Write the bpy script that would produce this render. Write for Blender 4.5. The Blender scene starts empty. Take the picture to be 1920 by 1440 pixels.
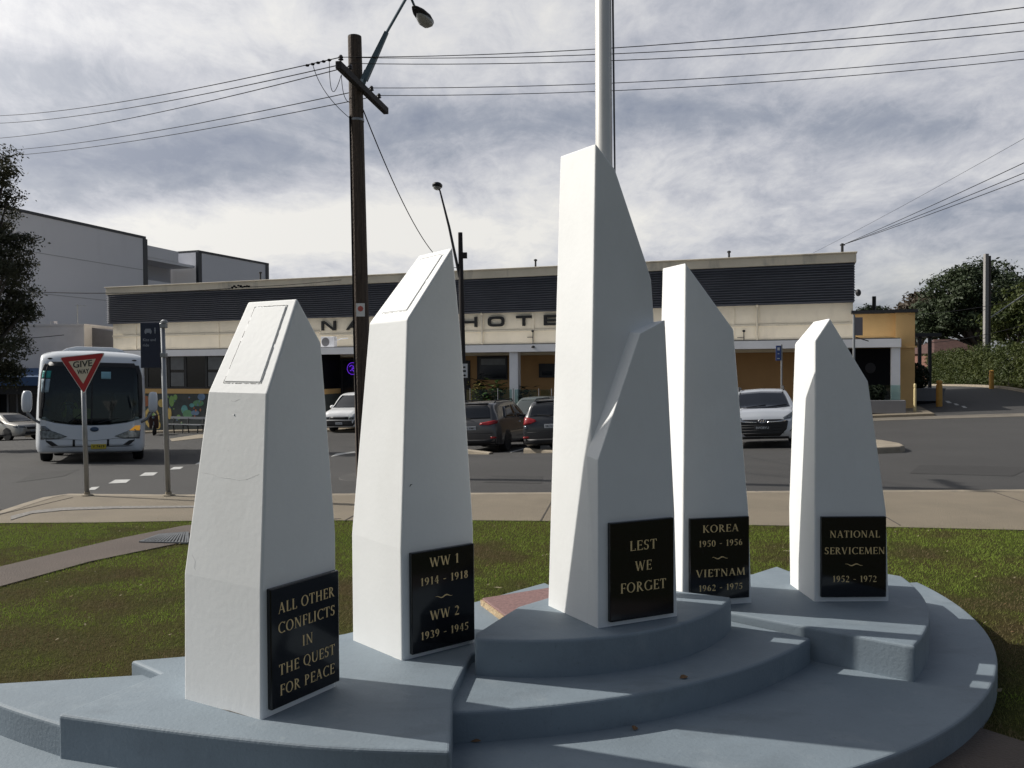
import bpy, bmesh, math, random
import numpy as np
from mathutils import Matrix, Vector
from mathutils.bvhtree import BVHTree
R = math.radians
rnd = random.Random(7)
nprng = np.random.default_rng(11)
S = bpy.context.scene
C = S.collection

# ------------------------------------------------------------------ camera
F, CX, CY, EYE = 1550.0, 960.0, 720.0, 1.65
PITCH, ROLL = math.atan(30 / 1550), 0.006
cam = bpy.data.cameras.new('camera'); camo = bpy.data.objects.new('camera', cam); C.objects.link(camo)
cam.sensor_fit = 'HORIZONTAL'; cam.sensor_width = 36.0; cam.lens = 36.0 * F / 1920.0
cam.clip_start = 0.05; cam.clip_end = 3000
camo.matrix_world = Matrix.Translation((0, 0, EYE)) @ Matrix.Rotation(R(90) - PITCH, 4, 'X') @ Matrix.Rotation(-ROLL, 4, 'Z')
S.camera = camo

# ------------------------------------------------------------------ light and sky
SUN_EL, SUN_AZ = 35.2, (-0.9588, 0.284)
SUN_V = Vector((SUN_AZ[0] * math.cos(R(SUN_EL)), SUN_AZ[1] * math.cos(R(SUN_EL)), math.sin(R(SUN_EL)))).normalized()
sun = bpy.data.lights.new('sun', 'SUN'); sun.energy = 4.7; sun.angle = R(0.6); sun.color = (1.0, 0.95, 0.87)
suno = bpy.data.objects.new('sun', sun); C.objects.link(suno)
suno.rotation_euler = SUN_V.to_track_quat('Z', 'Y').to_euler()
S.view_settings.view_transform = 'Standard'; S.view_settings.look = 'None'
S.view_settings.exposure = 0.0; S.view_settings.gamma = 1.0

W = bpy.data.worlds.new('World'); S.world = W; W.use_nodes = True
wt = W.node_tree; wt.nodes.clear()
def wn(t, **k):
    n = wt.nodes.new(t)
    for a, b in k.items():
        if a == 'inp':
            for i, v in b.items(): n.inputs[i].default_value = v
        else: setattr(n, a, b)
    return n
def wl(a, b): wt.links.new(a, b)
def wmath(op, a, b=None, clamp=False):
    n = wn('ShaderNodeMath', operation=op, use_clamp=clamp)
    for i, v in enumerate((a, b)):
        if v is None: continue
        if isinstance(v, (int, float)): n.inputs[i].default_value = v
        else: wl(v, n.inputs[i])
    return n.outputs[0]
def wramp(fac, stops, interp='EASE'):
    n = wn('ShaderNodeValToRGB'); n.color_ramp.interpolation = interp
    el = n.color_ramp.elements
    while len(el) < len(stops): el.new(0.5)
    for e, (p, c) in zip(el, stops): e.position = p; e.color = c if len(c) == 4 else (*c, 1)
    wl(fac, n.inputs[0]); return n.outputs[0]
def wmix(f, a, b):
    n = wn('ShaderNodeMix', data_type='RGBA')
    for v, i in ((f, 0), (a, 6), (b, 7)):
        if isinstance(v, (int, float)): n.inputs[i].default_value = v
        elif isinstance(v, tuple): n.inputs[i].default_value = (*v, 1)
        else: wl(v, n.inputs[i])
    return n.outputs[2]
sky = wn('ShaderNodeTexSky', sky_type='NISHITA'); sky.sun_disc = False
sky.sun_elevation = R(SUN_EL); sky.sun_rotation = math.atan2(SUN_AZ[0], SUN_AZ[1]) % (2 * math.pi)
tc = wn('ShaderNodeTexCoord'); nrm = wn('ShaderNodeVectorMath', operation='NORMALIZE'); wl(tc.outputs['Generated'], nrm.inputs[0])
D = nrm.outputs[0]
sp = wn('ShaderNodeSeparateXYZ'); wl(D, sp.inputs[0]); dx, dy, dz = sp.outputs
zz = wmath('ADD', wmath('MAXIMUM', dz, 0.0), 0.26)
pc = wn('ShaderNodeCombineXYZ'); wl(wmath('DIVIDE', dx, zz), pc.inputs[0]); wl(wmath('DIVIDE', dy, zz), pc.inputs[1])
def wnoise(sc, detail, rough, off, dist=0.0, stretch=(1, 1, 1)):
    m = wn('ShaderNodeMapping'); m.inputs['Location'].default_value = off; m.inputs['Scale'].default_value = stretch; wl(pc.outputs[0], m.inputs[0])
    n = wn('ShaderNodeTexNoise'); n.inputs['Scale'].default_value = sc; n.inputs['Detail'].default_value = detail
    n.inputs['Roughness'].default_value = rough; n.inputs['Distortion'].default_value = dist
    wl(m.outputs[0], n.inputs[0]); return n.outputs[0]
big = wnoise(0.95, 4, 0.5, (3.1, 1.4, 0), 0.3)
mid = wnoise(3.1, 12, 0.66, (7.3, 2.0, 0), 0.55, (0.95, 0.8, 1))
fine = wnoise(11.0, 8, 0.66, (1.7, 9.0, 0), 0.4, (1.0, 0.7, 1))
dens = wmath('ADD', wmath('ADD', wmath('MULTIPLY', big, 0.70), wmath('MULTIPLY', mid, 0.58)), wmath('MULTIPLY', fine, 0.34))
dens = wmath('SUBTRACT', dens, 0.81)                                     # about -0.25 .. 0.25
def blob(px, py, rx, ry, amp):                                           # soft extra thickness of cloud in one direction of the sky
    u, v = (px - CX) / F, -(py - 690) / F
    a = wmath('MULTIPLY', wmath('SUBTRACT', wmath('DIVIDE', dx, wmath('MAXIMUM', dy, 0.05)), u), F / rx)
    b = wmath('MULTIPLY', wmath('SUBTRACT', wmath('DIVIDE', dz, wmath('MAXIMUM', dy, 0.05)), v), F / ry)
    q = wmath('ADD', wmath('MULTIPLY', a, a), wmath('MULTIPLY', b, b))
    e = wmath('POWER', 2.718, wmath('MULTIPLY', q, -1.0))
    return wmath('MULTIPLY', wmath('MULTIPLY', e, wmath('GREATER_THAN', dy, 0.05)), amp)
for args in ((300, 305, 560, 70, 0.22), (470, 240, 300, 60, 0.10), (60, 140, 330, 50, 0.08), (300, 440, 900, 48, -0.15), (900, 430, 560, 60, -0.12), (950, 225, 420, 55, 0.09),
             (1450, 330, 420, 60, -0.10), (430, 70, 400, 55, -0.10), (1500, 225, 560, 50, 0.13), (1000, 20, 500, 60, -0.06), (1850, 420, 330, 60, 0.12)):
    dens = wmath('ADD', dens, blob(*args))
cloud = wramp(wmath('ADD', wmath('MULTIPLY', dens, 1.50), 0.50), [(0.12, (0.86, 0.845, 0.81)), (0.36, (0.68, 0.685, 0.71)), (0.52, (0.52, 0.535, 0.59)), (0.70, (0.35, 0.38, 0.45)), (0.92, (0.24, 0.275, 0.36))], 'LINEAR')
skys = wn('ShaderNodeVectorMath', operation='SCALE'); wl(sky.outputs[0], skys.inputs[0]); skys.inputs['Scale'].default_value = 0.085
# cloud sheet covers the northern sky; it thins to blue low on the right and behind the viewer
front = wmath('MULTIPLY', wmath('ADD', wmath('MULTIPLY', dy, 1.6), 0.30, True), wmath('SUBTRACT', 1.0, wmath('MULTIPLY', wmath('SUBTRACT', dz, 0.44, True), 4.5, True)))
hole = blob(1930, 610, 480, 130, 0.75)
cov = wmath('SUBTRACT', wmath('MULTIPLY', front, 0.96), wmath('MULTIPLY', hole, wmath('ADD', wmath('MULTIPLY', mid, 1.1), 0.35)), True)
blue = wmix(0.68, skys.outputs[0], (0.145, 0.162, 0.195))
col = wmix(cov, blue, cloud)
dsun = wn('ShaderNodeVectorMath', operation='DOT_PRODUCT'); wl(D, dsun.inputs[0]); dsun.inputs[1].default_value = SUN_V
glow = wmath('MULTIPLY', wmath('POWER', wmath('MAXIMUM', dsun.outputs['Value'], 0.0), 6.0), 1.4)
gl = wn('ShaderNodeVectorMath', operation='SCALE'); gl.inputs[0].default_value = (1.0, 0.96, 0.9); wl(glow, gl.inputs['Scale'])
tot = wn('ShaderNodeVectorMath', operation='ADD'); wl(col, tot.inputs[0]); wl(gl.outputs[0], tot.inputs[1])
bg = wn('ShaderNodeBackground'); wl(tot.outputs[0], bg.inputs[0]); bg.inputs[1].default_value = 1.0
wo = wn('ShaderNodeOutputWorld'); wl(bg.outputs[0], wo.inputs[0])

# ------------------------------------------------------------------ measuring helpers (sight line of a picture point -> place on a real surface)
cpi, spi = math.cos(PITCH), math.sin(PITCH)
def ray(px, py):
    u = (px - CX) / F; v = -(py - CY) / F; c, s = math.cos(ROLL), math.sin(ROLL)
    u, v = c * u + s * v, -s * u + c * v
    return np.array([u, cpi + v * spi, -spi + v * cpi])
EY = np.array([0, 0, EYE])
def at_z(px, py, z):
    d = ray(px, py); return EY + d * ((z - EYE) / d[2])
def at_y(px, py, Y):
    d = ray(px, py); return EY + d * (Y / d[1])
def on_plane(px, py, P, n):
    d = ray(px, py); return EY + d * (np.dot(np.array(P) - EY, n) / np.dot(d, n))

# ------------------------------------------------------------------ terrain: level lawn, then streets falling away to the left
_ctl = [(170, 872, 19.4), (915, 850, 25.5), (1430, 843, 19.5), (640, 813, 40), (1640, 778, 35), (1920, 728, 43.8), (1755, 722, 62), (30, 823, 46), (340, 812, 44)]
_cp = [tuple(at_y(*c)) for c in _ctl] + [(0, 48, -1.3), (-45, 60, -3.0), (45, 30, 0.0), (45, 62, .6), (0, 70, -1.2), (-32, 30, -1.5), (-14, 13, -.25)] + [(x, 11, -.13) for x in (-9, -4, 0, 4, 9, 16, 45)]
_cp = np.array(_cp)
def _U(r2): return np.where(r2 > 0, r2 * np.log(np.maximum(r2, 1e-9)), 0)
_n = len(_cp)
_K = _U(((_cp[:, None, :2] - _cp[None, :, :2]) ** 2).sum(-1)) + np.eye(_n) * 2.0
_P = np.c_[np.ones(_n), _cp[:, :2]]
_A = np.block([[_K, _P], [_P.T, np.zeros((3, 3))]])
_w = np.linalg.solve(_A, np.r_[_cp[:, 2], np.zeros(3)])
def g(X, Y):
    X = np.atleast_1d(np.asarray(X, float)); Y = np.atleast_1d(np.asarray(Y, float))
    x = np.clip(X, -45, 45); y = np.clip(Y, 11, 70)
    r2 = (x[:, None] - _cp[None, :, 0]) ** 2 + (y[:, None] - _cp[None, :, 1]) ** 2
    z = _U(r2) @ _w[:_n] + _w[_n] + _w[_n + 1] * x + _w[_n + 2] * y
    return np.where(Y <= 11, -.13, z)
def g1(x, y): return float(g(x, y)[0])
def P(px, py):                                                          # ground point seen at px,py
    d = ray(px, py); lo = 10.0; 
    for t in np.arange(9, 95, .25):
        p = EY + d * t
        if p[2] < g1(p[0], p[1]): lo = t - .25; break
    hi = lo + .25
    for _ in range(25):
        m = (lo + hi) / 2; p = EY + d * m
        if p[2] < g1(p[0], p[1]): hi = m
        else: lo = m
    return EY + d * hi
def gnormal(x, y, e=1.5):
    return Vector((-(g1(x + e, y) - g1(x - e, y)) / (2 * e), -(g1(x, y + e) - g1(x, y - e)) / (2 * e), 1)).normalized()

# ------------------------------------------------------------------ materials
def mat(name, col, rough=.6, metal=0.0, var=0.0, vscale=3.0, col2=None, bump=0.0, bscale=60.0, coat=0.0, spec=0.5, emit=None, stops=(.35, .65), detail=6):
    m = bpy.data.materials.new(name); m.use_nodes = True; nt = m.node_tree; b = nt.nodes['Principled BSDF']
    b.inputs['Base Color'].default_value = (*col, 1); b.inputs['Roughness'].default_value = rough; b.inputs['Metallic'].default_value = metal
    b.inputs['Specular IOR Level'].default_value = spec; b.inputs['Coat Weight'].default_value = coat
    tcn = nt.nodes.new('ShaderNodeTexCoord')
    if var > 0 or col2:
        n = nt.nodes.new('ShaderNodeTexNoise'); n.inputs['Scale'].default_value = vscale; n.inputs['Detail'].default_value = detail; n.inputs['Roughness'].default_value = .62
        nt.links.new(tcn.outputs['Object'], n.inputs[0])
        r = nt.nodes.new('ShaderNodeValToRGB'); nt.links.new(n.outputs[0], r.inputs[0])
        c2 = col2 if col2 else tuple(min(1, c * (1 - var)) for c in col)
        r.color_ramp.elements[0].position = stops[0]; r.color_ramp.elements[1].position = stops[1]
        r.color_ramp.elements[0].color = (*c2, 1); r.color_ramp.elements[1].color = (*col, 1)
        nt.links.new(r.outputs[0], b.inputs['Base Color'])
    if bump > 0:
        n2 = nt.nodes.new('ShaderNodeTexNoise'); n2.inputs['Scale'].default_value = bscale; n2.inputs['Detail'].default_value = 5
        nt.links.new(tcn.outputs['Object'], n2.inputs[0])
        bp = nt.nodes.new('ShaderNodeBump'); bp.inputs['Strength'].default_value = bump; bp.inputs['Distance'].default_value = .02
        nt.links.new(n2.outputs[0], bp.inputs['Height']); nt.links.new(bp.outputs[0], b.inputs['Normal'])
    if emit:
        b.inputs['Emission Color'].default_value = (*emit[0], 1); b.inputs['Emission Strength'].default_value = emit[1]
    return m
def add_layer(m, scale, c, lo, hi, seed=0.0, stretch=(1, 1, 1), strength=1.0):      # a second layer of stain or speckle over the base colour
    nt = m.node_tree; b = nt.nodes['Principled BSDF']; tcn = nt.nodes.new('ShaderNodeTexCoord'); mp = nt.nodes.new('ShaderNodeMapping')
    mp.inputs['Location'].default_value = (seed, seed * 1.7, seed * .6); mp.inputs['Scale'].default_value = stretch
    nt.links.new(tcn.outputs['Object'], mp.inputs[0])
    n = nt.nodes.new('ShaderNodeTexNoise'); n.inputs['Scale'].default_value = scale; n.inputs['Detail'].default_value = 8; n.inputs['Roughness'].default_value = .65
    nt.links.new(mp.outputs[0], n.inputs[0])
    r = nt.nodes.new('ShaderNodeMapRange'); r.inputs[1].default_value = lo; r.inputs[2].default_value = hi; r.inputs[4].default_value = strength; nt.links.new(n.outputs[0], r.inputs[0])
    mx = nt.nodes.new('ShaderNodeMix'); mx.data_type = 'RGBA'; nt.links.new(r.outputs[0], mx.inputs[0])
    if b.inputs['Base Color'].links: nt.links.new(b.inputs['Base Color'].links[0].from_socket, mx.inputs[6])
    else: mx.inputs[6].default_value = b.inputs['Base Color'].default_value
    mx.inputs[7].default_value = (*c, 1); nt.links.new(mx.outputs[2], b.inputs['Base Color'])
    return m
M = {}
M['white'] = mat('white_masonry_paint', (.76, .77, .765), .6, var=.05, vscale=2.2, bump=.04, bscale=40)
add_layer(M['white'], 1.1, (.64, .645, .63), .56, .78, 3.0, (1, 1, .45), .7)
add_layer(M['white'], 26, (.45, .44, .42), .71, .76, 8.0, (1, 1, 1), .5)
M['blue'] = mat('blue_grey_paving_paint', (.195, .240, .278), .68, var=.16, vscale=1.7, bump=.11, bscale=70)
add_layer(M['blue'], 5, (.235, .275, .305), .55, .72, 2.0, (1, 1, 1), .6)
add_layer(M['blue'], 60, (.11, .133, .155), .60, .72, 5.0, (1, 1, 1), .6)
add_layer(M['blue'], 2.4, (.14, .17, .195), .56, .70, 11.0, (1, 2.2, 1), .6)
add_layer(M['blue'], 9, (.25, .285, .30), .64, .76, 14.0, (1, 1, 1), .5)
M['plaque'] = mat('polished_black_granite', (.008, .009, .012), .09, var=.3, vscale=90, spec=.5)
M['crack'] = mat('crack_grey', (.60, .595, .58), .95)
M['gold'] = mat('gold_lettering', (.80, .60, .30), .5, .1, var=.15, vscale=40)
M['redstone'] = mat('red_granite', (.235, .135, .125), .55, var=.35, vscale=45, bump=.2)
M['mortar'] = mat('mortar_edge', (.48, .36, .22), .9, var=.3, vscale=25, bump=.6)
M['asphalt'] = mat('asphalt', (.054, .052, .050), .82, var=.18, vscale=.35, bump=.7, bscale=110)
add_layer(M['asphalt'], 60, (.070, .068, .064), .58, .7, 1.0, (1, 1, 1), .7)
add_layer(M['asphalt'], .9, (.039, .038, .037), .55, .7, 6.0, (.25, 1, 1), .8)
M['asphalt_old'] = mat('old_asphalt', (.085, .083, .08), .85, var=.25, vscale=.5, bump=.6, bscale=90)
add_layer(M['asphalt_old'], 2, (.12, .115, .105), .55, .72, 2.0)
M['concrete'] = mat('footpath_concrete', (.215, .18, .13), .85, var=.18, vscale=1.2, bump=.6, bscale=80)
add_layer(M['concrete'], 40, (.165, .138, .105), .6, .72, 3.0, (1, 1, 1), .7)
add_layer(M['concrete'], .8, (.20, .165, .12), .52, .7, 9.0)
M['kerb'] = mat('kerb_concrete', (.31, .265, .20), .85, var=.25, vscale=2.5, bump=.5)
add_layer(M['kerb'], 6, (.15, .135, .12), .58, .7, 3.0)
M['path'] = mat('brown_concrete_path', (.105, .082, .068), .87, var=.2, vscale=2, bump=.6, bscale=70)
add_layer(M['path'], 45, (.06, .048, .04), .58, .72, 3.0)
M['soil'] = mat('lawn_soil', (.05, .038, .016), .95, spec=.05, col2=(.04, .045, .012), vscale=.9, bump=.8, bscale=40)
M['earth'] = mat('bare_ground', (.10, .09, .06), .95, var=.3, vscale=.1)
M['line'] = mat('road_line_paint', (.55, .55, .53), .7, var=.35, vscale=9)
M['steel'] = mat('galvanised_steel', (.30, .31, .32), .45, .6, var=.15, vscale=8)
M['dkmetal'] = mat('dark_metal', (.02, .02, .022), .5, .2)
M['wood'] = mat('weathered_pole_timber', (.085, .062, .047), .85, bump=.8, bscale=30)
add_layer(M['wood'], 7, (.036, .026, .02), .45, .65, 2, (4, 4, .22))
M['armwood'] = mat('crossarm_timber', (.022, .018, .018), .8, bump=.5, bscale=25)
M['wire'] = mat('cable_black', (.008, .008, .010), .8, spec=.1)
M['arm'] = mat('blue_grey_bracket', (.085, .125, .15), .5, .3)
M['lens'] = mat('lamp_lens', (.42, .43, .42), .25, var=.2, vscale=20)
M['ceramic'] = mat('insulator_ceramic', (.03, .028, .03), .25)
M['flag'] = mat('flagpole_white_paint', (.66, .65, .62), .33, .15, var=.08, vscale=3)
M['rope'] = mat('halyard_rope', (.10, .10, .11), .9)
M['beige'] = mat('cream_render', (.88, .79, .625), .85, var=.1, vscale=.8, bump=.3, bscale=20)
add_layer(M['beige'], 1.2, (.68, .61, .48), .55, .75, 2.0, (1, 1, .25), .8)
M['cap'] = mat('parapet_render', (.68, .615, .49), .85, var=.15, vscale=.6)
add_layer(M['cap'], 1.5, (.34, .32, .27), .55, .72, 2.0, (1, 1, .3), .8)
M['louvre'] = mat('dark_blue_louvre_metal', (.105, .112, .135), .5, .0, var=.15, vscale=.7)
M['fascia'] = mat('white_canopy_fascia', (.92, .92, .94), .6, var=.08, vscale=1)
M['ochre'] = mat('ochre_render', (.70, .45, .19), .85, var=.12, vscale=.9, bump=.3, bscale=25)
M['ochre_shaded'] = mat('shaded_ochre_render', (.44, .255, .11), .85, var=.12, vscale=.9)  # darker copy of the ochre, with canopy shade put into its colour
M['darkglass'] = mat('dark_window_glass', (.012, .014, .018), .08, spec=.5)
M['frame'] = mat('window_frame_black', (.018, .018, .02), .5)
M['paleglass'] = mat('frosted_pane', (.17, .18, .19), .2, var=.2, vscale=3)
M['black'] = mat('black_panel', (.005, .0055, .008), .7, spec=.2)
M['greybox'] = mat('grey_planter_paint', (.19, .19, .20), .8, var=.1, vscale=2)
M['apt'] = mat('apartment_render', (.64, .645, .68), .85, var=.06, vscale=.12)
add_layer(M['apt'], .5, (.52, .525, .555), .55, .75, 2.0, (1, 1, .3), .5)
M['apttrim'] = mat('apartment_dark_trim', (.035, .038, .045), .6)
M['shopwhite'] = mat('white_painted_brick', (.68, .66, .67), .85, var=.12, vscale=1, bump=.4, bscale=12)
M['awning'] = mat('blue_awning', (.03, .075, .17), .7)
M['tile'] = mat('red_roof_tiles', (.085, .042, .035), .85, var=.4, vscale=3, bump=.6, bscale=8)
M['brick'] = mat('brown_brick', (.20, .095, .07), .85, var=.3, vscale=4)
M['signblue'] = mat('dark_blue_sign_face', (.012, .018, .042), .55)
M['signwhite'] = mat('sign_white', (.72, .72, .70), .5, var=.06, vscale=12)
M['signred'] = mat('sign_red', (.42, .022, .025), .4, var=.12, vscale=6)
M['signblack'] = mat('sign_black', (.012, .012, .012), .5)
M['neon'] = mat('purple_neon', (.1, .02, .4), .4, emit=((.16, .03, .8), .9))
M['yellow'] = mat('bollard_yellow', (.62, .33, .07), .6, var=.15, vscale=5)
M['paleyel'] = mat('pale_yellow_post', (.62, .50, .26), .6)
M['tyre'] = mat('tyre_rubber', (.012, .012, .013), .85)
M['rim'] = mat('alloy_rim', (.32, .33, .34), .35, .7)
M['chrome'] = mat('chrome', (.7, .7, .72), .15, 1.0)
M['plastic'] = mat('black_plastic', (.012, .012, .014), .55)
M['grille'] = mat('black_grille', (.01, .01, .012), .4)
M['headlight'] = mat('headlight_lens', (.24, .26, .28), .10, .6, var=.7, vscale=16)
M['taillight'] = mat('tail_light_red', (.28, .012, .015), .18, var=.3, vscale=14)
M['amber'] = mat('lit_indicator_amber', (.9, .45, .05), .3, emit=((1.0, .45, .05), .25))
M['plate_y'] = mat('yellow_number_plate', (.55, .42, .03), .5)
M['plate_w'] = mat('pale_number_plate', (.42, .44, .46), .5)
M['plate_k'] = mat('black_number_plate', (.02, .02, .022), .5)
def paint(name, col, metal=.0, rough=.3): return mat(name, col, rough, metal, coat=.7)
M['bus_white'] = paint('bus_white_paint', (.66, .69, .72))
M['silver'] = paint('silver_car_paint', (.50, .525, .56), .35, .35)
M['champagne'] = paint('champagne_car_paint', (.40, .38, .34), .3)
M['greycar'] = paint('grey_car_paint', (.085, .082, .082), .3)
M['darkcar'] = paint('black_car_paint', (.014, .015, .018))
M['greencar'] = paint('grey_green_car_paint', (.11, .13, .125), .3)
M['vanwhite'] = paint('white_van_paint', (.72, .73, .74))
M['scooter'] = paint('dark_red_scooter_paint', (.05, .012, .012))
M['hiviz'] = mat('hi_vis_yellow', (.75, .80, .12), .8)
M['skin'] = mat('skin', (.30, .18, .12), .6)
M['shirt'] = mat('white_shirt', (.5, .5, .5), .8)
M['hair'] = mat('dark_hair', (.015, .012, .01), .7)
M['seatcloth'] = mat('seat_cloth', (.05, .06, .09), .9)
M['card'] = mat('yellow_card', (.52, .50, .12), .7)
M['teal'] = mat('teal_sticker', (.03, .30, .27), .6)
M['slat'] = mat('aluminium_bench_slat', (.42, .43, .45), .4, .5)
M['drain'] = mat('drain_grate_metal', (.17, .18, .19), .6, .4, var=.3, vscale=6)
for i, c in enumerate([(.075, .088, .088), (.48, .18, .09), (.68, .50, .16), (.16, .36, .20), (.26, .45, .15), (.19, .29, .44), (.62, .22, .10), (.62, .56, .36), (.16, .42, .42)]):
    M['mural%d' % i] = mat('mural_paint_%s' % 'slate rust ochre green lime blue orange cream aqua'.split()[i], c, .85, var=.2, vscale=5)
def leafmat(name, c1, c2, scale=.7, trans=.25):
    m = mat(name, c1, .6, col2=c2, vscale=scale, spec=.3); nt = m.node_tree; b = nt.nodes['Principled BSDF']
    t = nt.nodes.new('ShaderNodeBsdfTranslucent'); mx = nt.nodes.new('ShaderNodeMixShader'); mx.inputs[0].default_value = trans
    nt.links.new(b.inputs['Base Color'].links[0].from_socket, t.inputs[0])
    nt.links.new(b.outputs[0], mx.inputs[1]); nt.links.new(t.outputs[0], mx.inputs[2]); nt.links.new(mx.outputs[0], nt.nodes['Material Output'].inputs[0]); return m
M['leaf_gum'] = leafmat('gum_leaves', (.066, .064, .034), (.034, .040, .020), .6, .2)
M['leaf_fig'] = leafmat('fig_leaves', (.048, .066, .030), (.026, .040, .018), .35, .2)
M['leaf_bronze'] = leafmat('bronze_leaves', (.075, .055, .035), (.05, .040, .026), .5)
M['leaf_hedge'] = leafmat('hedge_leaves', (.075, .090, .020), (.035, .052, .014), .9)
M['leaf_dark'] = leafmat('dark_shrub_leaves', (.022, .035, .014), (.012, .02, .01), 1.5)
M['leaf_plant'] = leafmat('tropical_leaves', (.11, .17, .05), (.06, .10, .035), 2)
M['leaf_yellow'] = leafmat('yellow_green_leaves', (.30, .26, .07), (.13, .16, .05), 3)
M['bark'] = mat('bark', (.10, .082, .07), .9, var=.4, vscale=3, bump=.7, bscale=15)
M['dryleaf'] = mat('dry_leaf', (.20, .11, .05), .8, var=.4, vscale=20)
M['straw'] = mat('dry_litter', (.30, .25, .15), .85, var=.5, vscale=1.7)
# lawn: green patches in dormant brown turf
gm = leafmat('turf_blades', (.225, .305, .055), (.175, .138, .075), 1.15, .3); gm.node_tree.nodes['Principled BSDF'].inputs['Specular IOR Level'].default_value = .05; M['grass'] = gm
for n in gm.node_tree.nodes:
    if n.type == 'VALTORGB':
        n.color_ramp.elements[0].position = .45; n.color_ramp.elements[1].position = .59
        e = n.color_ramp.elements.new(.525); e.color = (.165, .175, .055, 1)
        src = n.inputs[0].links[0].from_socket; sep = gm.node_tree.nodes.new('ShaderNodeSeparateXYZ'); tcg = gm.node_tree.nodes.new('ShaderNodeTexCoord'); gm.node_tree.links.new(tcg.outputs['Object'], sep.inputs[0])
        ma = gm.node_tree.nodes.new('ShaderNodeMath'); ma.operation = 'MULTIPLY_ADD'; gm.node_tree.links.new(sep.outputs[1], ma.inputs[0]); ma.inputs[1].default_value = .040; ma.inputs[2].default_value = -.205
        ad = gm.node_tree.nodes.new('ShaderNodeMath'); ad.operation = 'ADD'; gm.node_tree.links.new(src, ad.inputs[0]); gm.node_tree.links.new(ma.outputs[0], ad.inputs[1]); gm.node_tree.links.new(ad.outputs[0], n.inputs[0])
# clear windscreen glass
m = bpy.data.materials.new('windscreen_glass'); m.use_nodes = True; nt = m.node_tree; nt.nodes.clear()
o_ = nt.nodes.new('ShaderNodeOutputMaterial'); tr = nt.nodes.new('ShaderNodeBsdfTransparent'); tr.inputs[0].default_value = (.62, .70, .70, 1)
gl_ = nt.nodes.new('ShaderNodeBsdfGlossy'); gl_.inputs['Roughness'].default_value = .03; fr = nt.nodes.new('ShaderNodeFresnel'); fr.inputs[0].default_value = 1.5
mx = nt.nodes.new('ShaderNodeMixShader'); nt.links.new(fr.outputs[0], mx.inputs[0]); nt.links.new(tr.outputs[0], mx.inputs[1]); nt.links.new(gl_.outputs[0], mx.inputs[2]); nt.links.new(mx.outputs[0], o_.inputs[0])
M['glass'] = m
m2 = m.copy(); m2.name = 'pale_green_fence_glass'; M['fenceglass'] = m2
for n in m2.node_tree.nodes:
    if n.type == 'BSDF_TRANSPARENT': n.inputs[0].default_value = (.72, .85, .83, 1)

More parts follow.
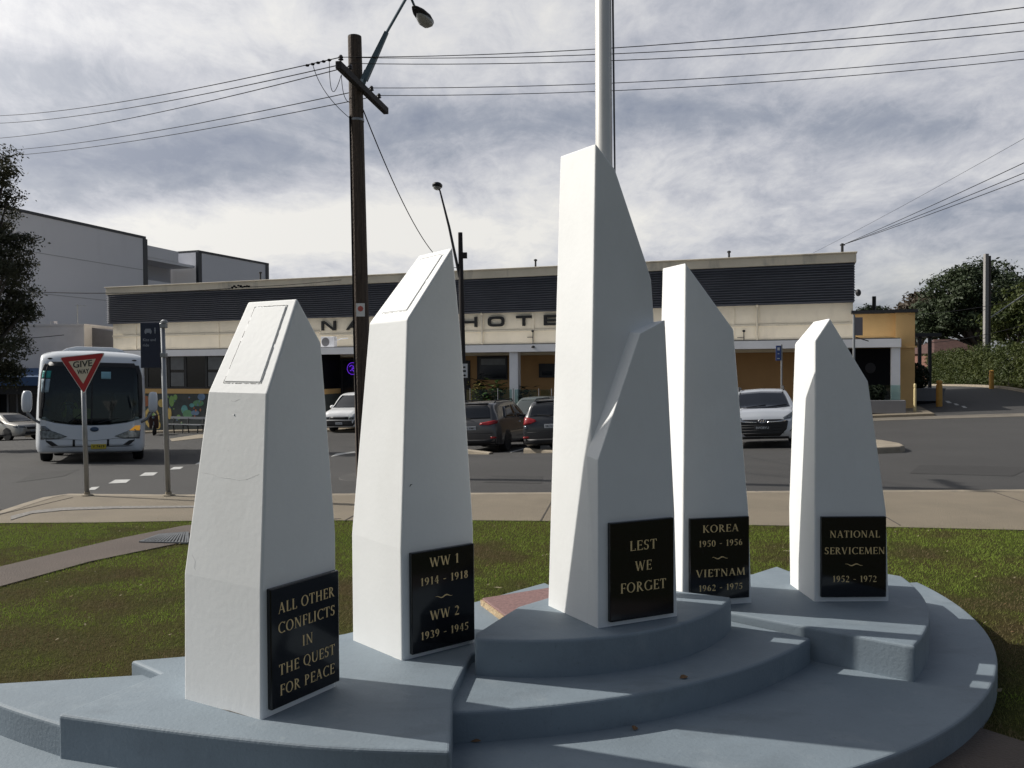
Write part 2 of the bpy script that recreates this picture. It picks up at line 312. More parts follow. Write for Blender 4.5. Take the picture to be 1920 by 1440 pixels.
# ------------------------------------------------------------------ mesh builder
class MB:
    def __init__(s): s.v = []; s.f = []; s.m = []
    def add(s, vs, fs, mi=0):
        b = len(s.v); s.v += [tuple(map(float, v)) for v in vs]; s.f += [tuple(i + b for i in f) for f in fs]; s.m += [mi] * len(fs); return s
    def box(s, c, d, rz=0, mi=0, mtx=None):
        vs = []
        for k in range(8):
            p = Vector(((k & 1) - .5, (k >> 1 & 1) - .5, (k >> 2) - .5)); p = Vector((p.x * d[0], p.y * d[1], p.z * d[2]))
            if rz: p = Matrix.Rotation(rz, 3, 'Z') @ p
            if mtx is not None: p = mtx @ p
            vs.append(p + Vector(c))
        return s.add(vs, [(0, 2, 3, 1), (4, 5, 7, 6), (0, 1, 5, 4), (2, 6, 7, 3), (0, 4, 6, 2), (1, 3, 7, 5)], mi)
    def span(s, a, b, mi=0):
        return s.box([(a[i] + b[i]) / 2 for i in range(3)], [abs(b[i] - a[i]) for i in range(3)], mi=mi)
    def prism(s, pts, z0, z1, mi=0):
        n = len(pts)
        ar = sum(pts[i][0] * pts[(i + 1) % n][1] - pts[(i + 1) % n][0] * pts[i][1] for i in range(n))
        if ar < 0: pts = pts[::-1]
        vs = [(p[0], p[1], z0) for p in pts] + [(p[0], p[1], z1) for p in pts]
        return s.add(vs, [tuple(range(n - 1, -1, -1)), tuple(range(n, 2 * n))] + [(i, (i + 1) % n, n + (i + 1) % n, n + i) for i in range(n)], mi)
    def tube(s, pts, r, n=8, mi=0, cap=True):
        pts = [Vector(p) for p in pts]; rs = r if isinstance(r, (list, tuple)) else [r] * len(pts); vs = []; up = None
        for i, p in enumerate(pts):
            t = (pts[min(i + 1, len(pts) - 1)] - pts[max(i - 1, 0)]).normalized()
            if up is None: up = t.orthogonal().normalized()
            else: up = (up - t * up.dot(t)).normalized()
            w = t.cross(up)
            for k in range(n):
                a = 2 * math.pi * k / n; vs.append(p + (up * math.cos(a) + w * math.sin(a)) * rs[i])
        fs = [(i * n + k, i * n + (k + 1) % n, (i + 1) * n + (k + 1) % n, (i + 1) * n + k) for i in range(len(pts) - 1) for k in range(n)]
        if cap: fs += [tuple(range(n - 1, -1, -1)), tuple((len(pts) - 1) * n + k for k in range(n))]
        return s.add(vs, fs, mi)
    def lathe(s, prof, n=20, c=(0, 0, 0), axis='Z', mi=0):
        vs = []
        for r, h in prof:
            for k in range(n):
                a = 2 * math.pi * k / n; x, y = r * math.cos(a), r * math.sin(a)
                p = {'Z': (x, y, h), 'X': (h, x, y), 'Y': (y, h, x)}[axis]; vs.append((p[0] + c[0], p[1] + c[1], p[2] + c[2]))
        fs = [(i * n + k, i * n + (k + 1) % n, (i + 1) * n + (k + 1) % n, (i + 1) * n + k) for i in range(len(prof) - 1) for k in range(n)]
        fs += [tuple(range(n - 1, -1, -1)), tuple((len(prof) - 1) * n + k for k in range(n))]
        return s.add(vs, fs, mi)
    def blob(s, c, r, seg=10, ring=7, mi=0):
        vs = []; fs = []
        for i in range(ring + 1):
            a = math.pi * i / ring
            for k in range(seg):
                b = 2 * math.pi * k / seg; vs.append((c[0] + r[0] * math.sin(a) * math.cos(b), c[1] + r[1] * math.sin(a) * math.sin(b), c[2] + r[2] * math.cos(a)))
        for i in range(ring):
            for k in range(seg): fs.append((i * seg + k, (i + 1) * seg + k, (i + 1) * seg + (k + 1) % seg, i * seg + (k + 1) % seg))
        return s.add(vs, fs, mi)
    def polyxz(s, pts, y0, y1, mi=0):                                    # outline in x,z given a thickness along y
        n = len(pts); vs = [(p[0], y0, p[1]) for p in pts] + [(p[0], y1, p[1]) for p in pts]
        return s.add(vs, [tuple(range(n)), tuple(range(2 * n - 1, n - 1, -1))] + [(i, n + i, n + (i + 1) % n, (i + 1) % n) for i in range(n)], mi)
    def obj(s, name, mats, parent=None, smooth=False, bevel=0.0, bseg=2, fix=True):
        me = bpy.data.meshes.new(name); me.from_pydata(s.v, [], s.f)
        for mm in (mats if isinstance(mats, (list, tuple)) else [mats]): me.materials.append(mm)
        me.polygons.foreach_set('material_index', s.m)
        if fix:
            bm = bmesh.new(); bm.from_mesh(me); bmesh.ops.remove_doubles(bm, verts=bm.verts, dist=1e-5); bmesh.ops.recalc_face_normals(bm, faces=bm.faces); bm.to_mesh(me); bm.free()
        if smooth:
            me.polygons.foreach_set('use_smooth', [True] * len(me.polygons))
        me.update(); o = bpy.data.objects.new(name, me); C.objects.link(o)
        if parent is not None: o.parent = parent
        if bevel:
            b = o.modifiers.new('bevel', 'BEVEL'); b.width = bevel; b.segments = bseg; b.limit_method = 'ANGLE'; b.angle_limit = R(25); b.harden_normals = False
        return o
def tag(o, label=None, cat=None, group=None, kind=None):
    if label: o['label'] = label
    if cat: o['category'] = cat
    if group: o['group'] = group
    if kind: o['kind'] = kind
    return o
def thing(name, label, cat, loc=(0, 0, 0), rz=0, group=None):
    o = bpy.data.objects.new(name, None); C.objects.link(o); o.location = loc; o.rotation_euler = (0, 0, rz); o.empty_display_size = .2
    return tag(o, label, cat, group)
def sit(o, x, y, rz):                                                    # stand a thing on the sloping street
    n = gnormal(x, y); f = Matrix.Rotation(rz, 3, 'Z') @ Vector((0, 1, 0)); xr = f.cross(n).normalized(); f = n.cross(xr)
    m = Matrix((xr, f, n)).transposed().to_4x4(); m.translation = (x, y, g1(x, y)); o.matrix_world = m
    o.location = m.translation; o.rotation_euler = m.to_euler()
def copy_tree(o, parent=None):
    c = o.copy(); C.objects.link(c); c.parent = parent
    for ch in [k for k in o.children]: copy_tree(ch, c)
    return c
def struct(mb, name, m, **k): return tag(mb.obj(name, m, **k), kind='structure')
def text_geo(mb, s, size, at, mi=0, ext=.002, align='CENTER', width=None):     # sans lettering in the x,z plane facing -y
    cu = bpy.data.curves.new('t', 'FONT'); cu.body = s; cu.size = size; cu.align_x = align; cu.align_y = 'CENTER'; cu.extrude = ext; cu.resolution_u = 3; cu.offset = size * .012
    o = bpy.data.objects.new('t', cu); C.objects.link(o); bpy.context.view_layer.update()
    me = bpy.data.meshes.new_from_object(o.evaluated_get(bpy.context.evaluated_depsgraph_get()))
    xs = [v.co.x for v in me.vertices]; sc = 1.0
    if width and xs: sc = width / (max(xs) - min(xs))
    mb.add([(at[0] + v.co.x * sc, at[1] - v.co.z, at[2] + v.co.y) for v in me.vertices], [tuple(p.vertices) for p in me.polygons], mi)
    bpy.data.objects.remove(o); bpy.data.curves.remove(cu); bpy.data.meshes.remove(me)

# roman capitals built stroke by stroke (thick stems, thin hairlines, small serifs)
TK, TN = .15, .062
GL = {
 'A': (.78, ['l.10,0,.38,1,n', 'l.38,1,.66,0,k', 'l.2,.33,.56,.33,n', 's.10,0,.1', 's.66,0,.13']),
 'B': (.66, ['l.17,0,.17,1,k', 'e.2,.75,.34,.25,-90,90', 'e.2,.27,.4,.27,-90,90', 's.14,0,.11', 's.14,1,.11']),
 'C': (.78, ['e.45,.5,.42,.52,50,310', 'l.72,.78,.72,1,n', 'l.72,.0,.72,.16,n']),
 'D': (.8, ['l.17,0,.17,1,k', 'e.2,.5,.54,.5,-90,90', 's.14,0,.11', 's.14,1,.11']),
 'E': (.6, ['l.17,0,.17,1,k', 'l.1,.97,.56,.97,n', 'l.1,.03,.58,.03,n', 'l.2,.52,.48,.52,n', 'l.55,.8,.55,1,n', 'l.57,0,.57,.2,n', 'l.47,.43,.47,.61,n', 's.14,0,.11']),
 'F': (.57, ['l.17,0,.17,1,k', 'l.1,.97,.54,.97,n', 'l.2,.5,.46,.5,n', 'l.53,.78,.53,1,n', 'l.45,.41,.45,.59,n', 's.17,0,.13']),
 'G': (.84, ['e.45,.5,.42,.52,50,320', 'l.74,.05,.74,.42,k', 'l.72,.8,.72,1,n', 's.74,.44,.13']),
 'H': (.84, ['l.17,0,.17,1,k', 'l.67,0,.67,1,k', 'l.2,.51,.64,.51,n', 's.17,0,.13', 's.17,1,.13', 's.67,0,.13', 's.67,1,.13']),
 'I': (.36, ['l.18,0,.18,1,k', 's.18,0,.13', 's.18,1,.13']),
 'K': (.76, ['l.17,0,.17,1,k', 'l.22,.45,.6,1,n', 'l.3,.56,.66,0,k', 's.17,0,.13', 's.17,1,.13', 's.6,1,.12', 's.67,0,.11']),
 'L': (.58, ['l.17,0,.17,1,k', 'l.1,.03,.56,.03,n', 'l.55,0,.55,.22,n', 's.17,1,.13']),
 'M': (.98, ['l.13,0,.19,1,n', 'l.19,1,.49,.04,k', 'l.49,.04,.8,1,n', 'l.8,1,.86,0,k', 's.13,0,.11', 's.86,0,.13', 's.16,1,.1', 's.84,1,.1']),
 'N': (.84, ['l.15,0,.15,1,n', 'l.15,1,.68,0,k', 'l.69,0,.69,1,n', 's.15,0,.12', 's.12,1,.1', 's.69,1,.12']),
 'O': (.86, ['e.43,.5,.42,.52,0,360']),
 'P': (.62, ['l.17,0,.17,1,k', 'e.2,.73,.38,.27,-90,90', 's.17,0,.13', 's.14,1,.11']),
 'Q': (.86, ['e.43,.5,.42,.52,0,360', 'l.42,.05,.8,-.2,k']),
 'R': (.72, ['l.17,0,.17,1,k', 'e.2,.74,.36,.26,-90,90', 'l.32,.5,.64,0,k', 's.17,0,.13', 's.14,1,.11', 's.66,0,.09']),
 'S': (.56, ['e.28,.74,.22,.27,40,270', 'e.28,.27,.24,.28,-140,90', 'l.47,.78,.47,.98,n', 'l.07,.03,.07,.24,n']),
 'T': (.68, ['l.34,0,.34,1,k', 'l.05,.97,.63,.97,n', 'l.06,.78,.06,1,n', 'l.62,.78,.62,1,n', 's.34,0,.14']),
 'U': (.82, ['l.17,.3,.17,1,k', 'e.41,.32,.31,.34,180,360', 'l.69,.3,.69,1,n', 's.17,1,.13', 's.69,1,.11']),
 'V': (.76, ['l.1,1,.38,0,k', 'l.38,0,.66,1,n', 's.1,1,.12', 's.66,1,.1']),
 'W': (1.06, ['l.1,1,.33,0,k', 'l.33,0,.54,.95,n', 'l.52,.95,.76,0,k', 'l.76,0,.97,1,n', 's.1,1,.12', 's.97,1,.1']),
 'Y': (.72, ['l.1,1,.36,.46,k', 'l.36,.46,.62,1,n', 'l.36,0,.36,.5,k', 's.1,1,.12', 's.62,1,.1', 's.36,0,.13']),
 '1': (.44, ['l.24,0,.24,1,k', 'l.08,.82,.24,.97,n', 's.24,0,.14']),
 '2': (.56, ['e.27,.72,.22,.28,-20,160', 'l.44,.62,.08,.05,n', 'l.06,.06,.5,.06,k']),
 '3': (.54, ['e.24,.76,.22,.24,-80,150', 'e.24,.28,.26,.28,-150,90']),
 '4': (.58, ['l.38,0,.38,1,k', 'l.38,.98,.06,.34,n', 'l.05,.31,.54,.31,n', 's.38,0,.1']),
 '5': (.54, ['l.14,.94,.48,.94,k', 'l.14,.94,.11,.56,n', 'e.24,.32,.26,.32,-140,110']),
 '6': (.58, ['e.29,.31,.24,.31,0,360', 'e.46,.34,.42,.66,105,180']),
 '7': (.54, ['l.06,.94,.5,.94,k', 'l.48,.92,.2,0,n']),
 '8': (.56, ['e.28,.75,.2,.25,0,360', 'e.28,.27,.24,.28,0,360']),
 '9': (.58, ['e.27,.69,.24,.31,0,360', 'e.1,.66,.42,.66,-75,0']),
 '0': (.6, ['e.3,.5,.27,.52,0,360']), '-': (.44, ['l.06,.42,.38,.42,h']), ' ': (.34, [])}
def roman(mb, s, cx, cz, cap, width, frame, mi=0):                       # frame(x, z, h) -> 3-D point
    adv = .07; tot = sum(GL[c][0] + adv for c in s) - adv; sx = width / tot; x0 = cx - width / 2; z0 = cz - cap / 2; h = [0.0006]
    def quad(p): 
        h[0] += .00002; mb.add([frame(x0 + a * sx, z0 + b * cap, h[0]) for a, b in p], [tuple(range(len(p)))], mi)
    x = 0
    for c in s:
        w, st = GL[c]
        for t in st:
            a = t[1:].split(',')
            if t[0] == 'l':
                ax, az, bx, bz = map(float, a[:4]); th = {'k': TK, 'n': TN, 'h': .09}[a[4]]; d = math.hypot(bx - ax, bz - az); nx, nz = -(bz - az) / d * th / 2, (bx - ax) / d * th / 2
                if abs(bx - ax) > .03 and abs(bz - az) > .03: nx, nz = th / 2 * (1.0 if bz > az else -1.0) * -1, 0
                quad([(x + ax + nx, az + nz), (x + ax - nx, az - nz), (x + bx - nx, bz - nz), (x + bx + nx, bz + nz)])
            elif t[0] == 's':
                ax, az, hw = map(float, a); quad([(x + ax - hw, az - .025 if az > .5 else az), (x + ax + hw, az - .025 if az > .5 else az), (x + ax + hw, az + .025 if az < .5 else az), (x + ax - hw, az + .025 if az < .5 else az)])
            else:
                ex, ez, rx, rz, a0, a1 = map(float, a); n = max(4, int(abs(a1 - a0) / 22))
                for k in range(n):
                    q = [R(a0 + (a1 - a0) * (k + e) / n) for e in (0, 1)]
                    o = [(x + ex + rx * math.cos(b), ez + rz * math.sin(b)) for b in q]; i = [(x + ex + (rx - TK) * math.cos(b), ez + (rz - TN) * math.sin(b)) for b in q]
                    quad([o[0], o[1], i[1], i[0]])
        x += w + adv

# ------------------------------------------------------------------ ground, road, paths
def sheet(name, xs, ys, dz, m):
    xs = np.array(xs); ys = np.array(ys); X, Y = np.meshgrid(xs, ys); z = g(X.ravel(), Y.ravel()) + dz; nx = len(xs)
    mb = MB(); mb.v = [tuple(p) for p in np.c_[X.ravel(), Y.ravel(), z]]
    mb.f = [(j * nx + i, j * nx + i + 1, (j + 1) * nx + i + 1, (j + 1) * nx + i) for j in range(len(ys) - 1) for i in range(nx - 1)]; mb.m = [0] * len(mb.f)
    return tag(mb.obj(name, m, smooth=True, fix=False), kind='structure')
ext = [-900, -300, -120, -70]
sheet('ground', ext + list(np.arange(-60, 61, 3)) + [-e for e in ext[::-1]], [-200, -60, -20, 0, 10.5] + list(np.arange(11, 75, 3)) + [80, 110, 200, 500, 1500], -.35, M['earth'])
sheet('road', list(np.arange(-58, 58.1, 1.0)), list(np.arange(5, 11, 1.0)) + list(np.arange(11, 72, 1.0)), 0, M['asphalt'])

def arc(cx, cy, r, a0, a1, n=24): return [(cx + r * math.cos(R(a0 + (a1 - a0) * k / n)), cy + r * math.sin(R(a0 + (a1 - a0) * k / n))) for k in range(n + 1)]
KY = 10.95
corner = [tuple(at_z(x, y, 0)[:2]) for x, y in ((-420, 1040), (-200, 1004), (-90, 981), (0, 957), (40, 944), (80, 932), (130, 925))]
kerb_line = corner + [(x, KY) for x in (-4.4, -2, 0, 3, 6, 10, 16, 24, 40)]
def offset_line(L, d):
    out = []
    for i, p in enumerate(L):
        a = Vector(L[max(i - 1, 0)]); b = Vector(L[min(i + 1, len(L) - 1)]); t = (b - a).normalized(); out.append((p[0] + t.y * d, p[1] - t.x * d))
    return out
inner = offset_line(kerb_line, .16)
k = MB(); n = len(kerb_line)
k.add([(x, y, -.2) for x, y in kerb_line] + [(x, y, .0) for x, y in kerb_line] + [(x, y, .0) for x, y in inner] + [(x, y, -.2) for x, y in inner],
      [f for i in range(n - 1) for f in ((i, i + 1, n + i + 1, n + i), (n + i, n + i + 1, 2 * n + i + 1, 2 * n + i), (2 * n + i, 2 * n + i + 1, 3 * n + i + 1, 3 * n + i))])
struct(k, 'kerb', M['kerb'], bevel=.02)
gut = MB(); gu = offset_line(kerb_line, -.32)
gut.add([(x, y, -.115) for x, y in kerb_line] + [(x, y, -.12) for x, y in gu], [(i, i + 1, n + i + 1, n + i) for i in range(n - 1)])
struct(gut, 'gutter', M['kerb'])
# lawn slab, then paths lying on it
slab = MB(); slab.prism([(x, y) for x, y in inner] + [(40, -12), (-40, -12), (-40, inner[0][1] - 1)], -.3, -.012)
struct(slab, 'lawn_soil', M['soil'])
def zpoly(pix, z): return [tuple(at_z(x, y, z)[:2]) for x, y in pix]
edge = zpoly([(-300, 985), (0, 980), (180, 979), (350, 976), (640, 975), (900, 975), (1020, 976), (1420, 984), (1700, 988), (1920, 993), (2300, 1000)], 0)
edge = [(-40, edge[0][1])] + edge + [(40, edge[-1][1])]
fp = MB(); pts = edge + [(p[0], p[1]) for p in inner[::-1] if p[0] > -9] 
fp.prism(pts, -.06, -.003); struct(fp, 'footpath', M['concrete'])
jn = MB()
for px in (-60, 420, 640, 1010, 1345, 1690, 2050):
    a = at_z(px, 985 if px > 1200 else 977, 0); jn.box((a[0] + .15, (a[1] + KY) / 2 - .1, -.001), (.014, KY - a[1] - .2, .004), rz=-.14)
struct(jn, 'footpath_joint', mat('joint_gap', (.07, .06, .05), .95))
tb = MB(); q = zpoly([(20, 968), (60, 958), (120, 952), (220, 949.5), (350, 948.5), (620, 947), (620, 950), (350, 952), (220, 953.5), (120, 957), (60, 963), (20, 975)], 0)
tb.prism(q, -.02, .004); struct(tb, 'footpath_band', mat('pale_band', (.27, .255, .235), .85, var=.4, vscale=25, bump=.6))
lp = zpoly([(-260, 1180), (0, 1099), (170, 1052), (345, 1016), (480, 990), (640, 972), (560, 970), (345, 985), (220, 1010), (0, 1062), (-260, 1125)], 0)
pm = MB(); pm.prism(lp, -.05, .0); struct(pm, 'brown_path', M['path'])
pa = zpoly([(1240, 1470), (1560, 1440), (1700, 1420), (1830, 1362), (1925, 1392), (2100, 1500), (2100, 1900), (1200, 1900)], 0)
pm = MB(); pm.prism(pa, -.05, .001); struct(pm, 'memorial_path', M['path'])
# drain grate on the path
dg = thing('drain_grate', 'grey barred drain grate set in the brown path', 'grate')
q = zpoly([(262, 1017), (352, 1019), (352, 999), (300, 1003)], 0)
a, b_, c_, d_ = [np.array(p) for p in q]
fr_ = MB()
for p, r_ in ((a, b_), (b_, c_), (c_, d_), (d_, a)): fr_.tube([(p[0], p[1], .004), (r_[0], r_[1], .004)], .012, 4)
fr_.obj('frame', M['drain'], dg)
br = MB()
for t in np.linspace(.05, .95, 14):
    p = a + (b_ - a) * t; r_ = d_ + (c_ - d_) * t; br.tube([(p[0], p[1], .004), (r_[0], r_[1], .004)], .011, 4)
br.obj('bars', M['drain'], dg)
# road markings
def mark(mb, pix, dz=.006):
    pts = [P(*p) for p in pix]; mb.add([(p[0], p[1], g1(p[0], p[1]) + dz) for p in pts], [tuple(range(len(pts)))])
ml = MB()
for q in ([(203, 907), (236, 906), (245, 899.5), (216, 900)], [(261, 893), (288, 892), (296, 886), (272, 886.5)], [(318, 881), (338, 880), (344, 875.5), (326, 876)], [(163, 920), (178, 919), (187, 913), (172, 914)], [(366, 871), (384, 870), (389, 866), (373, 866.5)]): mark(ml, q)
for q in ([(620, 857), (640, 853), (668, 848.5), (664, 847), (630, 851)], [(955, 848), (958, 849), (985, 842), (982, 841)], [(1772, 752), (1779, 752), (1785, 756), (1777, 756)], [(1788, 757), (1794, 757), (1799, 760), (1792, 760)], [(1802, 761.5), (1808, 761.5), (1814, 765), (1807, 765)]): mark(ml, q, .008)
struct(ml, 'road_marking', M['line'])

for q, c in (([(1705, 888), (1900, 893), (1935, 876), (1725, 872)], (.039, .0375, .036)), ([(905, 905), (1015, 907), (1018, 893), (925, 892)], (.040, .0385, .037)), ([(30, 905), (120, 893), (150, 880), (60, 888)], (.040, .039, .037))):
    pm = MB(); mark(pm, q, .004); struct(pm, 'asphalt_patch', mat('patched_asphalt', c, .85, var=.15, vscale=3, bump=.6, bscale=90))
# traffic islands
def island(name, pix, h=.13):
    pts = [P(*p) for p in pix]; c = np.mean(pts, 0); 
    mb = MB(); n = len(pts); zb = [g1(p[0], p[1]) for p in pts]
    ins = [np.array(p) + (c - p) * .12 for p in pts]
    mb.add([(p[0], p[1], z - .1) for p, z in zip(pts, zb)] + [(p[0] + (c[0] - p[0]) * .05, p[1] + (c[1] - p[1]) * .05, z + h) for p, z in zip(pts, zb)],
           [tuple(range(n, 2 * n))] + [(i, (i + 1) % n, n + (i + 1) % n, n + i) for i in range(n)])
    return struct(mb, name, M['kerb'], bevel=.03)
island('traffic_island', [(1560, 851), (1640, 851), (1690, 849), (1699, 846), (1690, 841), (1655, 834), (1600, 830), (1540, 832)])
Pp = at_y(684, 905, 14.6)
mb = MB(); pz = g1(Pp[0], Pp[1]); mb.prism(arc(Pp[0] + .3, Pp[1], .75, 0, 360, 20)[:-1], pz - .2, pz + .03); struct(mb, 'pole_island', M['asphalt_old'], bevel=.02)

# ------------------------------------------------------------------ grass blades
def blades(name, n, region, hole, m, hmin, hmax, wid):
    x = nprng.uniform(region[0], region[1], n); y = nprng.uniform(region[2], region[3], n)
    jt = np.abs(nprng.normal(size=(2, n))) * .022; ok = ~(hole(x + jt[0], y + jt[1]) & hole(x - jt[0], y - jt[1])); x = x[ok]; y = y[ok]; n = len(x)
    a = nprng.uniform(0, 2 * np.pi, n); h = nprng.uniform(hmin, hmax, n) * (.7 + .6 * nprng.random(n)); w = wid * (.7 + .6 * nprng.random(n))
    lean = nprng.uniform(.2, 1.1, n) * h; la = nprng.uniform(0, 2 * np.pi, n)
    dx, dy = np.cos(a) * w, np.sin(a) * w; z0 = np.full(n, -.015)
    V = np.empty((n, 3, 3)); V[:, 0] = np.c_[x - dx, y - dy, z0]; V[:, 1] = np.c_[x + dx, y + dy, z0]; V[:, 2] = np.c_[x + np.cos(la) * lean, y + np.sin(la) * lean, z0 + h]
    me = bpy.data.meshes.new(name); me.vertices.add(3 * n); me.vertices.foreach_set('co', V.ravel()); me.loops.add(3 * n); me.loops.foreach_set('vertex_index', np.arange(3 * n))
    me.polygons.add(n); me.polygons.foreach_set('loop_start', np.arange(0, 3 * n, 3)); me.materials.append(m); me.update(); me.validate()
    o = bpy.data.objects.new(name, me); C.objects.link(o); return tag(o, kind='stuff')
def inpoly(x, y, poly):
    r = np.zeros(len(x), bool); n = len(poly)
    for i in range(n):
        x0, y0 = poly[i][:2]; x1, y1 = poly[(i + 1) % n][:2]
        if y0 == y1: continue
        c = ((y0 > y) != (y1 > y)) & (x < (x1 - x0) * (y - y0) / (y1 - y0) + x0); r ^= c
    return r

# ------------------------------------------------------------------ the memorial
HB, HS, HW, HP = .12, .25, .295, .42
mem = thing('memorial_plinth', 'blue grey painted stepped round concrete plinth under the white pillars', 'plinth', (0.08, 5.2, 0))
mo = np.array([0.08, 5.2])
def prism_part(name, pts, z0, z1, m, bevel=.014):
    mb = MB(); mb.prism([(p[0] - mo[0], p[1] - mo[1]) for p in pts], z0, z1); o = mb.obj(name, m, mem, bevel=bevel, bseg=3); return o
base_poly = arc(.08, 5.63, 2.79, 4, -96, 50) + [(-.8, 2.66), (-1.5, 2.60), (-2.2, 2.72), (-2.9, 3.05), (-3.4, 3.5), (-3.3, 3.8), (-2.5, 3.64), (-1.6, 3.72), (0, 4.0), (1.4, 5.2), (2.2, 5.7)]
prism_part('base_disc', base_poly, -.1, HB, M['blue'])
step_poly = arc(-.41, 5.9, 2.56, -40.6, -90, 30) + [(-.41, 4.3), (.6, 4.9), (1.1, 4.62)]
prism_part('step', step_poly, .02, HS, M['blue'])
def curve(L, per=6):
    L = [np.array(p, float) for p in L]; out = []
    for i in range(len(L) - 1):
        p0, p1, p2, p3 = L[max(i - 1, 0)], L[i], L[i + 1], L[min(i + 2, len(L) - 1)]
        for k in range(per):
            t = k / per; out.append(tuple(.5 * (2 * p1 + (p2 - p0) * t + (2 * p0 - 5 * p1 + 4 * p2 - p3) * t * t + (3 * p1 - p0 - 3 * p2 + p3) * t ** 3)))
    return out + [tuple(L[-1])]
ring_poly = curve([(-1.78, 3.24), (-2.0, 3.355), (-2.20, 3.47), (-2.5, 3.665), (-2.9, 3.97)]) + [(-3.0, 4.1), (-2.31, 3.69), (-1.67, 3.79), (-1.5, 3.6)]
prism_part('step', ring_poly, .02, HS, M['blue'])
pod_poly = arc(.09, 4.9, 1.19, -25.3, -103, 30) + [tuple(at_z(x, y, HP)[:2]) for x, y in ((893, 1186), (903, 1180), (942, 1155), (971, 1137), (1027, 1120))] + [(.62, 4.75), (.9, 4.53)]
prism_part('podium', pod_poly, .02, HP, M['blue'])
lw_poly = [(-1.79, 3.84), (-1.54, 3.9), (-.87, 4.21), (-.2, 4.8), (.2, 5.2), (.45, 4.7), (0, 4.15), (-.2, 3.9), (-.255, 3.44), ] + curve([(-.225, 2.9), (-.62, 2.935), (-.97, 3.005), (-1.34, 3.1), (-1.8, 3.235)]) + [(-1.58, 3.67)]
prism_part('wing', lw_poly, .02, HW, M['blue'])
rw_poly = [(1.22, 4.52), (1.94, 3.96)] + arc(.07, 5.56, 2.45, -40, -6, 16) + [(2.44, 5.37), (2.2, 5.35), (1.83, 5.455), (1.79, 5.59), (1.56, 5.38), (.8, 5.2), (.7, 4.9)]
prism_part('wing', rw_poly, .02, HW, M['blue'])
rs = zpoly([(904, 1121), (1032, 1101), (1075, 1112), (975, 1163), (946, 1152)], .335)
st = MB(); st.prism(rs, .28, .335); rso = st.obj('stone_slab', M['redstone'], None, bevel=.005); tag(rso, 'flat red granite slab with a rough tan edge lying behind the middle podium', 'stone slab')
me_ = MB(); me_.prism([(p[0] + (p[0] - .15) * .012 - .006, p[1] - .006) for p in rs], .27, .325); me_.obj('mortar_edge', M['mortar'], rso)
# leaves on the steps
for i, (px, py, z, a, lab) in enumerate([(1282, 1272, HS, .4, 'curled brown leaf under the middle podium on the second step'), (1190, 1368, HB, 1.2, 'red brown leaf at the foot of the front step'), (893, 1391, HB, .2, 'long dry leaf at the foot of the step beside the left wing')]):
    p = at_z(px, py, z); mb = MB(); L = [.022, .016, .026][i]
    mb.add([(-L, 0, .004), (-L * .3, .011, .012), (L * .4, .012, .011), (L, 0, .005), (L * .4, -.012, .006), (-L * .3, -.012, .005), (0, 0, .016)], [(0, 1, 6), (1, 2, 6), (2, 3, 6), (3, 4, 6), (4, 5, 6), (5, 0, 6)])
    o = mb.obj('dry_leaf', M['dryleaf'], fix=False); o.location = p; o.rotation_euler = (0, 0, a); tag(o, lab, 'leaf', 'dry leaves on the plinth')
    sd = o.modifiers.new('s', 'SOLIDIFY'); sd.thickness = .0015

